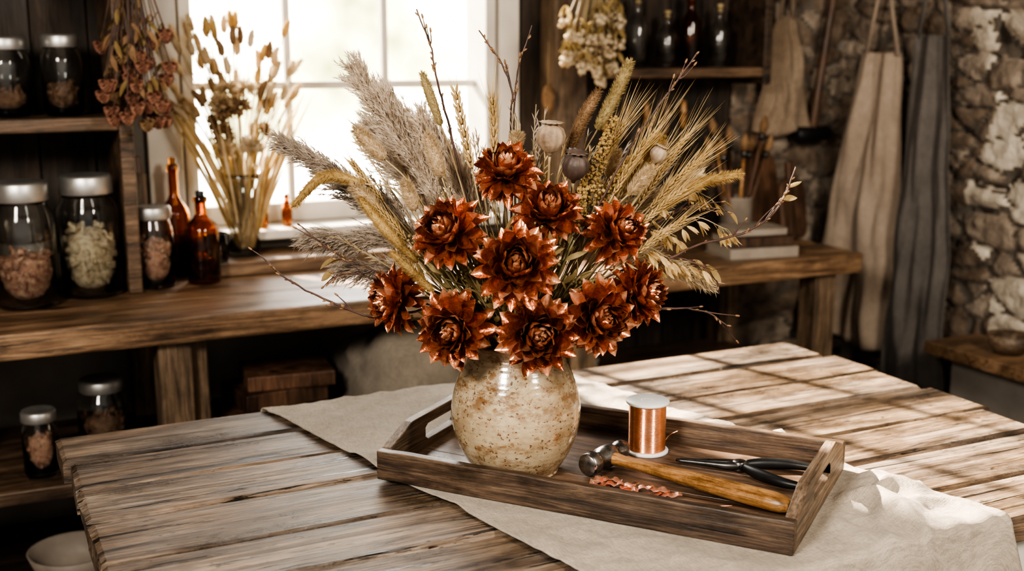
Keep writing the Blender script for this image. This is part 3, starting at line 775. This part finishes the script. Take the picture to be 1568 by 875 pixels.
def petal(mb,M,th0,curl,L,W,mi,r0,z0,cup=.36,nu=8,pw=1.0,tipc=0):
    ys=(-1,-.6,0,.6,1)
    p=Vector((r0,0,z0)); th=th0; vs=[]
    j1=R()*9
    for i in range(nu+1):
        t=i/nu
        w=W*max(.03,math.sin(math.pi*(.14+.84*t**pw)))**.6
        nrm=Vector((-math.cos(th),0,math.sin(th)))
        for yv in ys:
            e_=yv*yv
            q=p+Vector((0,yv*w/2,0))+nrm*(cup*w*e_*.9)+nrm*(.07*W*noise.noise(Vector((t*4,yv*2.5,j1))))
            if i>=nu-1: q=q-Vector((math.sin(th),0,math.cos(th)))*abs(yv)*L*.04
            vs.append(M@q)
        th-=curl/nu
        if t>.7: th+=tipc
        p=p+Vector((math.sin(th),0,math.cos(th)))*L/nu
    K=len(ys); fs=[];ms=[]
    tipn=random.choice((0,1,1,2))  # rows at the tip that get the painted highlight colour
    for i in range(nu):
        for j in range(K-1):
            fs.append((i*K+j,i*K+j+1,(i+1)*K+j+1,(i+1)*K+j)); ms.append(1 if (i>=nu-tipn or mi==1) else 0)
    mb.add(vs,fs,ms)
def copper_flower(pos,axis,r,seed,openc=0.0):
    random.seed(seed); mb=MB(); axis=Vector(axis).normalized()
    Q=Matrix.Translation(V3(*pos))@axis.to_track_quat('Z','Y').to_matrix().to_4x4()@Matrix.Rotation(U(0,6),4,'Z')
    o=openc
    rings=[(106,.82,.28,-10,13,.13,-.14,1.9,.14),(92,.86,.32,4,14,.13,-.08,1.8,.10),(80,.82,.35,30,13,.14,-.03,1.6,.10),
           (66+5*o,.78,.36,56,13,.14,.01,1.45,.08),(53+9*o,.72,.36,74,12,.14,.04,1.3,.05),(41+12*o,.66,.34,84,11,.12,.06,1.15,.02),
           (30+14*o,.58,.28,88,10,.09,.08,1.1,0),(20+14*o,.50,.22,80,8,.06,.09,1.0,0)]
    if o<.5: rings+=[(10,.42,.17,60,6,.03,.10,1.0,0),(3,.36,.12,24,4,.01,.10,1.0,0)]
    for ri,(th,L,W,cu,n,r0,z0,pw,tc_) in enumerate(rings):
        for k in range(n):
            if ri==0 and R()<.3: continue
            ph=2*math.pi*(k+.5*(ri%2)+U(-.16,.16))/n
            M=Q@Matrix.Rotation(ph,4,'Z')@Matrix.Rotation(U(-.18,.18),4,'X')
            petal(mb,M,rad(th+U(-8,8)),rad(cu+U(-10,10)),r*L*U(.9,1.12),r*W*U(.88,1.1),1 if R()<(.4 if ri>=6 else .05) else 0,r*r0,r*z0,pw=pw,tipc=tc_)
    for k in range(120 if o>.3 else 24):
        a=U(0,6.28); q=math.sqrt(R())*.2*r
        b=Q@Vector((q*math.cos(a),q*math.sin(a),r*.10)); tip=Q@Vector((q*1.6*math.cos(a),q*1.6*math.sin(a),r*U(.32,.48)))
        mb.hair(b,tip-b,(tip-b).length,.0020,2)
    mb.lathe([(r*.03,-r*.30),(r*.11,-r*.22),(r*.19,-r*.08),(r*.2,.06*r),(r*.02,.10*r)],14,M=Q,mi=3)
    hp=Q@Vector((0,0,-r*.25))
    mb.tube(stemto(hp,axis),.0024,7,3)
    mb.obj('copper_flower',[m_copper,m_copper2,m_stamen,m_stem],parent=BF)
fl=[((-1.4,-3,45.2),(.02,-.50,.86),.053,0),
    ((-9.3,-8,37.3),(-.42,-.72,.55),.058,0),
    ((4.4,-6,40.0),(.12,-.72,.70),.055,0),
    ((14.2,-4,36.9),(.55,-.72,.42),.052,0),
    ((0,-12.5,33.6),(.02,-.93,.36),.063,.35),
    ((-17.3,-3,26.9),(-.84,-.52,.10),.055,0),
    ((-8.6,-10.5,24.4),(-.30,-.95,.02),.059,0),
    ((2.9,-12.5,24.0),(.10,-.97,.08),.061,1.0),
    ((11.4,-9.5,25.8),(.42,-.9,.08),.059,.5),
    ((17.5,-2.5,27.6),(.82,-.55,.12),.056,0)]
for i,(p,a,r,o) in enumerate(fl): copper_flower(p,a,r,100+i,o)

random.seed(41)
def pampas(tip,mid,y,Lb,n,mats,sp=14,tight=.6,droop=.25,hl=.011,t0=.2,ylow=0,hw=.0017):
    mb=MB(); x,z=tip; mx,mz=mid
    pts=cr([V3(mx*.12,ylow,6),V3(mx*.3,ylow,19.5),V3(mx,y*.6,mz),V3((mx+x)/2*1.01,y*.9,(mz+z)/2+.6),V3(x,y,z)],6)
    plume(mb,pts,Lb,n,0,1,sp,t0,droop,tight,hl,hw)
    mb.obj('pampas_grass',mats,parent=BF)
PA=[m_pampas,m_stem]; PD=[m_pampas_d,m_stem]
pampas((-22.5,58),(-12,42),5,.075,380,PA,34,.85,.25,t0=.45)
pampas((-18.5,54),(-9.5,41),8,.075,330,PA,34,.85,.2,t0=.45)
pampas((-13,50.5),(-6.5,39),5,.07,300,PA,34,.85,.2,t0=.45)
pampas((-32.5,48.5),(-16,37),2,.065,260,PD,24,.9,.25,t0=.5)
pampas((-28,44.5),(-14,34),6,.07,240,PD,24,.9,.25,t0=.5)
pampas((-29.5,35),(-16,33),4,.065,230,PD,22,.9,.45,t0=.5)
pampas((-25.5,29.5),(-14,28),7,.06,180,PD,20,.8,.4,t0=.5)
pampas((-21,49),(-12,37),9,.075,300,PA,32,.8,.25,t0=.5)
pampas((-9,45),(-4,36),9,.07,240,PA,30,.8,.2,t0=.5)
pampas((26,42.5),(14,36),9,.055,200,[m_cream,m_stem],22,.9,.3,t0=.5)
pampas((21,46),(11,37),10,.055,200,[m_cream,m_stem],22,.9,.3,t0=.5)
pampas((28,28.5),(16,32),6,.05,130,[m_cream,m_stem],18,.9,.5,t0=.55)

def headed(name,kind,base,tip,r,mats,mid=None,**k):
    mb=MB(); b=V3(*base); t=V3(*tip)
    hp=cr([b,V3(*mid),t],5) if mid else cr([b,b.lerp(t,.5)+Vector((U(-.002,.002),0,.001)),t],5)
    T=(hp[1]-hp[0]).normalized()
    if kind=='fuzz': fuzzy(mb,hp,r,k.get('n',900),k.get('hl',.007),1,1,k.get('hw',.0007),k.get('fwd',.8))
    else: wheat(mb,hp,1,k.get('awn',.05),k.get('n',9),k.get('ks',.0055))
    mb.tube(stemto(b,T),.0013,5,0)
    mb.obj(name,mats,parent=BF)
Bn=[m_stem,m_bunny]; Go=[m_stem,m_gold]; Br=[m_stem,m_brownf]; Ol=[m_stem,m_olive]; Wh=[m_stem,m_wheat]
for b,t,r in (((-18.6,-3,47.2),(-22.6,-3,51.4),.015),((-10.5,-4,44.8),(-12.4,-4,50.6),.014),((-19,-4,39.0),(-22.8,-5,43.6),.015),
              ((0,0,48.3),(.2,0,50.6),.0135),((16.2,-2,42.2),(19.2,-2,45.6),.0125),((-14.2,-5,40.2),(-15.6,-5,44.2),.013),((13.5,3,44),(14.6,3,48),.012)):
    headed('bunny_tail_grass','fuzz',b,t,r,Bn,n=1300,hl=.008,hw=.0008)
headed('foxtail_grass','fuzz',(11.8,2,51.0),(16.4,2,60.8),.0135,Ol,mid=(14.4,2,56.2),n=1800,hl=.006)
headed('foxtail_grass','fuzz',(7.6,3,47.2),(12.0,3,56.6),.0125,Br,mid=(9.6,3,52.2),n=1800,hl=.006)
headed('foxtail_grass','fuzz',(20.6,-2,40),(31.8,-3,45),.012,Go,mid=(26.2,-2,43.6),n=1700,hl=.007)
headed('foxtail_grass','fuzz',(-21.5,-4,43.8),(-31.6,-4,40.6),.0115,Go,mid=(-27,-4,44.8),n=1700,hl=.007)
headed('foxtail_grass','fuzz',(-10.6,-3,52.0),(-13.1,-3,59.2),.0105,Ol,n=1300,hl=.005)
headed('foxtail_grass','fuzz',(-14,-6,33),(-21.8,-6,42),.0115,Go,mid=(-18.6,-6,37.8),n=1700,hl=.006)
headed('foxtail_grass','fuzz',(-11.6,-8,29),(-17.5,-7,34.5),.009,Go,n=1300,hl=.006)
headed('foxtail_grass','fuzz',(18.6,1,46.6),(21.2,1,49.8),.017,Go,n=1200,hl=.007)
headed('wheat_stalk','wheat',(-6.2,-5,46.0),(-8.5,-5,57.2),0,Wh,awn=.022,n=13,ks=.0066)
headed('wheat_stalk','wheat',(-3.2,-3,48.0),(-3.4,-3,56.2),0,Wh,awn=.05,n=11,ks=.0060)
for b,t,a in (((14.0,-2,42.2),(18.4,-2,49.8),.07),((16,0,41.5),(21.5,0,48),.07),
              ((19.6,1,39.6),(25.8,1,46.2),.06),((18,-3,38),(23.8,-3,43),.06),((12,1,45),(15.5,1,52),.07),((21,2,41),(27.5,2,47.2),.06),((-19,-2,41),(-23.5,-2,46.8),.02),((-15.5,-5,36),(-20,-5,41),.03),((17,-5,34),(24,-5,39),.05),((15,3,40),(20.5,3,51),.08),((18,3,40),(25,3,50),.07)):
    headed('wheat_stalk','wheat',b,t,0,Wh,awn=a,n=15,ks=.0046)
random.seed(61)
for (bx,bz,tx,tz,y) in ((10.3,39,13.9,52.9,-1),(12,38,16.5,47,0),(9,37,9.8,44,-2)):
    mb=MB(); pts=cr([V3(bx,y,bz),V3((bx+tx)/2-.4,y,(bz+tz)/2),V3(tx,y,tz)],8)
    for i in range(230):
        t=U(.1,1); p,T=along(pts,t); d=Vector((U(-1,1),U(-1,1),U(-.6,1))).normalized(); rr=.019*(1.05-t*.75)
        mb.blob(p+d*rr*R()**.4,U(.0018,.0034),1,1,.3)
        if i%3==0: mb.tube([p,p+d*rr],.0006,4,0)
    mb.tube(pts,.0013,5,0); mb.tube(stemto(pts[0],(pts[1]-pts[0]).normalized()),.0015,5,0)
    mb.obj('golden_statice',[m_stem,m_gold],parent=BF)
def poppy(pos,axis,r,m):
    mb=MB(); axis=Vector(axis).normalized()
    Q=Matrix.Translation(V3(*pos))@axis.to_track_quat('Z','Y').to_matrix().to_4x4()
    mb.lathe([(r*.12,-r*1.25),(r*.2,-r*1.05),(r*.28,-r*.98),(r*.62,-r*.75),(r*.95,-r*.2),(r*1.0,r*.25),(r*.82,r*.72),(r*.5,r*.92),(r*.42,r*1.0),(r*.05,r*1.02)],40,M=Q,mi=1,rib=lambda a,z:.05*math.cos(a*10))
    mb.lathe([(r*.3,r*.98),(r*.72,r*1.08),(r*.80,r*1.16),(r*.5,r*1.2),(r*.05,r*1.26)],40,M=Q,mi=1,rib=lambda a,z:.14*math.cos(a*10))
    hp=Q@Vector((0,0,-r*1.2)); mb.tube(stemto(hp,axis),.0022,7,0)
    mb.obj('poppy_seed_pod',[m_stem,m],parent=BF)
poppy((4.9,-2,50.0),(.05,-.08,1),.0205,m_pod)
poppy((8.3,-4,46.2),(.1,-.25,.95),.0195,m_podd)
poppy((20.3,-1,47.6),(.35,-.1,.8),.012,m_pod)

random.seed(71)
def twig(pts,r=.0016,buds=12,side=4,leaves=0,y=0,sl=.04):
    mb=MB(); P=cr([V3(*p) for p in pts],7)
    P=[p+Vector((noise.noise(p*60),0,noise.noise(p*60+Vector((9,9,9)))))*.0022 for p in P]
    P=stemto(P[0],(P[1]-P[0]).normalized())[:-1]+P
    n=len(P); mb.tube(P,[r*(1.15-.75*i/(n-1)) for i in range(n)],6,0)
    for i in range(side):
        t=U(.6,.93); p,T=along(P,t); o=Vector((U(-1,1),U(-.5,.5),U(-.3,1))); d=(T*1.1+o*.7).normalized(); L=sl*U(.5,1.1)
        q=[p,p+d*L*.5+Vector((0,0,U(-.003,.003))),p+d*L+T*.006]; q=cr(q,4); mb.tube(q,[r*.6*(1-.6*k/(len(q)-1)) for k in range(len(q))],5,0)
        dd=(q[-1]-q[-2]).normalized(); mb.blob(q[-1],.0028,1,1,.1,(.6,.6,1.6),dd.to_track_quat('Z','Y').to_matrix())
        if i<leaves: mb.leaf(q[-1],dd+Vector((0,0,-.6)),U(.018,.026),.010,2,Vector((0,0,-.5)))
    for i in range(buds):
        p,T=along(P,U(.5,1)); o=(Matrix.Rotation(U(0,6.28),3,T)@T.orthogonal().normalized()); d=(T+o*.7).normalized()
        mb.blob(p+o*.0018,.0025,1,1,.1,(.6,.6,1.7),d.to_track_quat('Z','Y').to_matrix())
    mb.obj('dried_twig',[m_twig,m_bud,m_leafd],parent=BF)
twig([(-6.5,0,38),(-9.5,0,51.2),(-11.2,0,58),(-12,0,62.4),(-14,0,68)],.0024,buds=16,side=3,sl=.03)
twig([(-1,2,42),(-.7,2,52.2),(-.6,2,56.5),(-2.1,2,60.4),(-5.3,2,65)],.0023,buds=14,side=3,sl=.03)
twig([(-.5,3,44),(-.2,3,54),(.3,3,59.5),(2.3,3,65.8)],.0019,10,2,sl=.03)
twig([(10.5,-3,38),(15.8,-3,48.3),(21,-3,56.1),(25.3,-3,62)],.0024,buds=16,side=4,sl=.03)
twig([(12,-1,28),(18.1,-1,29.9),(25.8,-1,34.3),(33.6,-1,36.6),(37.4,-1,39.6),(39,-1,42.5),(40,-1,46)],.0026,18,5,3)
twig([(13,-3,25),(22,-3,25.6),(27.7,-3,25),(31.4,-3,22.3)],.0024,12,5,0,sl=.045)
twig([(-12,-4,26),(-20,-4,24.4),(-26.7,-4,26.8),(-32.5,-4,29.8),(-36,-4,32.8)],.0025,16,5,0,sl=.04)
twig([(-12,-2,28),(-22,-2,31.6),(-26.7,-2,34),(-31.5,-2,37.8)],.0021,12,3,1)
twig([(-13,-2,26),(-20,-2,29.5),(-24.5,-2,30.5),(-27.5,-2,29)],.002,10,4,2,sl=.035)
twig([(14,0,30),(21,0,32.5),(26,0,31.8),(29.3,0,29.4),(30,0,27.2)],.002,8,3,3,sl=.025)
twig([(14,1,33),(20,1,37),(25,1,39.8),(29.5,1,39.0)],.002,10,5,3)
random.seed(81)
for (tx,tz,y) in ((31,36.5,1),(26,31,3),(29.5,30.5,0),(22,33,-3),(28.5,41,2),(24,35,4)):
    mb=MB(); P=cr([V3(tx*.5,y,30),V3(tx*.8,y,tz+1.5),V3(tx,y,tz)],8); P=stemto(P[0],(P[1]-P[0]).normalized())[:-1]+P
    mb.tube(P,.0009,4,0)
    for i in range(14):
        p,T=along(P,U(.68,1)); d=(T*.6+Vector((U(-.4,.4),U(-.4,.4),-.7))).normalized()
        q=p+d*.012; mb.tube([p,q],.0004,3,0)
        for s in (-1,1):
            mb.leaf(q,d+Vector((s*.18,0,0)),.020,.006,1,Vector((0,0,-.1)),4)
    mb.obj('dried_oat_grass',[m_stem,m_wheat],parent=BF)
random.seed(91)
mb=MB()
for i in range(190):
    a=U(-1,1); hx=a*U(6,19); hz=U(20,36)+(1-abs(a))*4; hy=U(-9,8)
    h=V3(hx,hy,hz); st=stemto(h); mb.tube(st,U(.0008,.0016),5,random.choice((0,1,1)))
    T=(st[-1]-st[-2]).normalized()
    for k in range(3):
        p,TT=along(st,U(.55,1)); mb.leaf(p,TT+Vector((U(-.8,.8),U(-.8,.8),U(-.3,.5))),U(.02,.045),U(.005,.010),random.choice((2,2,3)),Vector((U(-.5,.5),U(-.5,.5),-.3)))
    if i%3==0:
        for k in range(10): mb.blob(st[-1]+Vector((U(-1,1),U(-1,1),U(-1,1)))*.009,.0025,3,1,.3)
mb.obj('dried_filler_foliage',[m_stem,m_stemg,m_leafd,m_olive],parent=BF)
random.seed(95)
for g in range(4):
    mb=MB()
    for i in range(22):
        a=U(-1,1); h=V3(a*U(14,32),U(0,9),U(38,56)-abs(a)*8); st=stemto(h); mb.tube(st,.0008,4,0)
        for k in range(22):
            pp,TT=along(st,U(.78,1)); mb.hair(pp,TT+Vector((U(-.5,.5),U(-.5,.5),U(-.5,.5))),.016,.0018,1,Vector((0,0,-.1)))
    mb.obj('fine_dried_grass',[m_stem,m_wheat if g%2 else m_pampas_d],parent=BF)

# ------------------------------------------------------------------ tools in the tray
e=empty('wire_spool',(.949,1.4875,FZ))
mb=MB()
for z in (0,.080):
    mb.lathe([(.010,z),(.033,z),(.034,z+.001),(.034,z+.004),(.033,z+.005),(.010,z+.005)],48)
mb.lathe([(.012,.004),(.012,.081)],24,cap=False); mb.lathe([(.007,.0),(.0075,.085),(.0105,.0856),(.0105,.0)],24,cap=False)
mb.obj('spool_body',[m_plastic],parent=e)
mb=MB(); prf=[]
n=38
for i in range(n*4+1):
    z=.0055+(.0795-.0055)*i/(n*4); prf.append((.0285+.0009*abs(math.sin(math.pi*i/4)),z))
mb.lathe(prf,48); mb.obj('wound_wire',[m_wire],parent=e)
mb=MB(); mb.tube(cr([(.028,-.002,.008),(.040,.012,.004),(.058,.022,.012),(.075,.022,.017)],6),.0008,6); mb.obj('loose_wire_end',[m_wire],parent=e)

hd=Vector((.446,-.895,0)).normalized(); ha=math.atan2(hd.y,hd.x)
e=empty('ball_peen_hammer',(.852,1.448,FZ),rz=ha)
mb=MB(); N_=26; vs=[]; K=16
for i in range(N_+1):
    t=i/N_; x=-.018+.318*t
    w=.0115 if t<.12 else .0098+.0066*math.sin(min(1,(t-.12)/.75)*math.pi/2)**1.5
    if t>.93: w*=1-.35*((t-.93)/.07)**2
    h=w*.82; zc=max(.0195-.005*t,h+.0005)
    for k in range(K):
        a=2*math.pi*k/K; vs.append((x,w*math.cos(a),zc+h*math.sin(a)))
fs=[(i*K+k,i*K+(k+1)%K,(i+1)*K+(k+1)%K,(i+1)*K+k) for i in range(N_) for k in range(K)]+[tuple(range(K))[::-1],tuple(N_*K+k for k in range(K))]
mb.add(vs,fs); mb.obj('handle',[m_handle],parent=e,bevel=.001)
mb=MB(); MM=Matrix.Translation((0,0,.0195))@Matrix.Rotation(math.pi/2,4,'X')
mb.lathe([(.0145,.052),(.0165,.050),(.0175,.046),(.0175,.034),(.0158,.031),(.0125,.024),(.0125,.018),(.0165,.012),(.0175,0),(.0165,-.012),(.0118,-.018),(.0105,-.024),(.0128,-.030),(.0148,-.037),(.0140,-.045),(.0105,-.051),(.005,-.0545),(.0003,-.055)],28,M=MM)
mb.obj('head',[m_steel],parent=e)

e=empty('pliers',(0,0,FZ))
tip=Vector((.957,1.416,.008)); piv=Vector((1.028,1.352,.009)); h1=Vector((1.130,1.283,.009)); h2=Vector((1.062,1.232,.009))
ax=(piv-tip).normalized(); px_=Vector((-ax.y,ax.x,0))
for sg,hh in ((1,h1),(-1,h2)):
    mb=MB()
    pts=[tip+px_*sg*.0019,tip.lerp(piv,.4)+px_*sg*.004,tip.lerp(piv,.78)+px_*sg*.007,piv+px_*sg*.004]
    P=cr(pts,5); mb.tube(P,[.0019+.0055*(i/(len(P)-1)) for i in range(len(P))],10)
    mb.tube([piv+px_*sg*.004,piv+ax*.012+px_*sg*.007],[.0070,.0055],10)
    mb.obj('jaw',[m_steeld],parent=e)
    mb=MB(); s0=piv+ax*.008+px_*sg*.007; d=(hh-s0)
    side=(px_*sg)*.012
    P=cr([s0,s0+d*.25+side*.8,s0+d*.6+side,hh],7); n=len(P)
    mb.tube(P,[.0058+.0028*math.sin(math.pi*min(1,(i/(n-1))*1.1+.05))+(.0 if i<n-1 else -.003) for i in range(n)],12)
    mb.obj('grip',[m_black],parent=e)
mb=MB(); mb.lathe([(.0095,.001),(.0105,.003),(.0105,.0150),(.009,.0165),(.004,.017),(.0003,.017)],24,M=Matrix.Translation(Vector((piv.x,piv.y,0)))); mb.obj('pivot',[m_steel],parent=e)

random.seed(17)
mb=MB()
spots=[(.806,1.392),(.824,1.384),(.800,1.372),(.818,1.366),(.838,1.356),(.850,1.338),(.828,1.344),(.866,1.322),(.846,1.316),(.872,1.300)]
for i,(cx,cy) in enumerate(spots):
    c0=Vector((cx,cy,U(.003,.008)))
    a=U(-1.3,.9); L=U(.026,.036); w=U(.014,.020); u=Vector((math.cos(a),math.sin(a),U(-.06,.06))); v=Vector((-math.sin(a),math.cos(a),U(-.25,.25)))
    vs=[]
    for k in range(7):
        t=k/6-.5; cz=Vector((0,0,.005*abs(math.sin(t*6+i)))); hw=.6*math.sin(math.pi*(.15+.75*(t+.5)))
        vs+=[c0+u*L*t+v*w*hw*U(.8,1.1)+cz,c0+u*L*t+cz*.2,c0+u*L*t-v*w*hw*U(.8,1.1)+cz]
    vs=[Vector((q.x,q.y,max(.0006,q.z))) for q in vs]
    mb.add(vs,[f for k in range(6) for f in ((k*3,k*3+1,k*3+4,k*3+3),(k*3+1,k*3+2,k*3+5,k*3+4))])
for i in range(7):
    p=Vector((.89+i*.009+U(-.005,.005),1.27-i*.012,.001)); a=U(.1,.9)-1.0; d=Vector((math.cos(a),math.sin(a),0)); q=Vector((-d.y,d.x,0))
    mb.tube(cr([p-d*.025,p+q*U(-.006,.006)+Vector((0,0,.001)),p+d*.03],6),.0008,5)
mb.obj('copper_scraps',[m_scrap],loc=(0,0,FZ),solid=.0004)

# ------------------------------------------------------------------ light
W=bpy.data.worlds.new('world'); S.world=W; W.use_nodes=True; t=W.node_tree; t.nodes.clear()
def N(ty,**k):
    n=t.nodes.new(ty)
    for a,v in k.items(): setattr(n,a,v)
    return n
L=t.links.new
tc_=N('ShaderNodeTexCoord'); sp=N('ShaderNodeSeparateXYZ'); L(tc_.outputs['Generated'],sp.inputs[0])
mp=N('ShaderNodeMapping'); L(tc_.outputs['Generated'],mp.inputs[0])
n1=noi(N,L,mp,9,4,.55); leafy=ramp(N,L,n1.outputs[0],[(.38,(.20,.20,.08)),(.50,(.60,.55,.32)),(.60,(1,.94,.80))])
up=ramp(N,L,sp.outputs[2],[(.04,0.0),(.34,1.0)])
c1=mix(N,L,up.outputs[0],leafy.outputs[0],(1.0,.97,.92))
yr=ramp(N,L,sp.outputs[1],[(.45,0.0),(.75,1.0)])
bg1=N('ShaderNodeBackground'); bg1.inputs[1].default_value=7.5; L(c1,bg1.inputs[0])
bg2=N('ShaderNodeBackground'); bg2.inputs[0].default_value=(1,.92,.82,1); bg2.inputs[1].default_value=.48
mx=N('ShaderNodeMixShader'); L(yr.outputs[0],mx.inputs[0]); L(bg2.outputs[0],mx.inputs[1]); L(bg1.outputs[0],mx.inputs[2])
out=N('ShaderNodeOutputWorld'); L(mx.outputs[0],out.inputs[0])

def lamp(name,ty,loc,target,energy,color,**k):
    l=bpy.data.lights.new(name,ty); l.energy=energy; l.color=color
    for a,v in k.items(): setattr(l,a,v)
    o=bpy.data.objects.new(name,l); col.objects.link(o); o.location=loc
    d=Vector(target)-Vector(loc); o.rotation_euler=d.to_track_quat('-Z','Y').to_euler(); return o
lamp('sun','SUN',(0,6,4),(.36,6-1.22,4-.74),30,(1,.87,.70),angle=rad(1.0))
lamp('side_fill_light','AREA',(-.9,.3,2.1),(.9,1.6,.9),40,(1,.92,.82),shape='RECTANGLE',size=.4,size_y=.5)  # area lamp added as front-left fill; no window stands there
lamp('wall_fill_light','AREA',(1.3,-.4,2.2),(2.6,1.9,1.1),36,(1,.91,.79),shape='RECTANGLE',size=.4,size_y=.6)  # area lamp added to brighten the right wall; no doorway behind it
S.view_settings.view_transform='AgX'; S.view_settings.look='AgX - High Contrast'; S.view_settings.exposure=.6
bpy.context.view_layer.update()
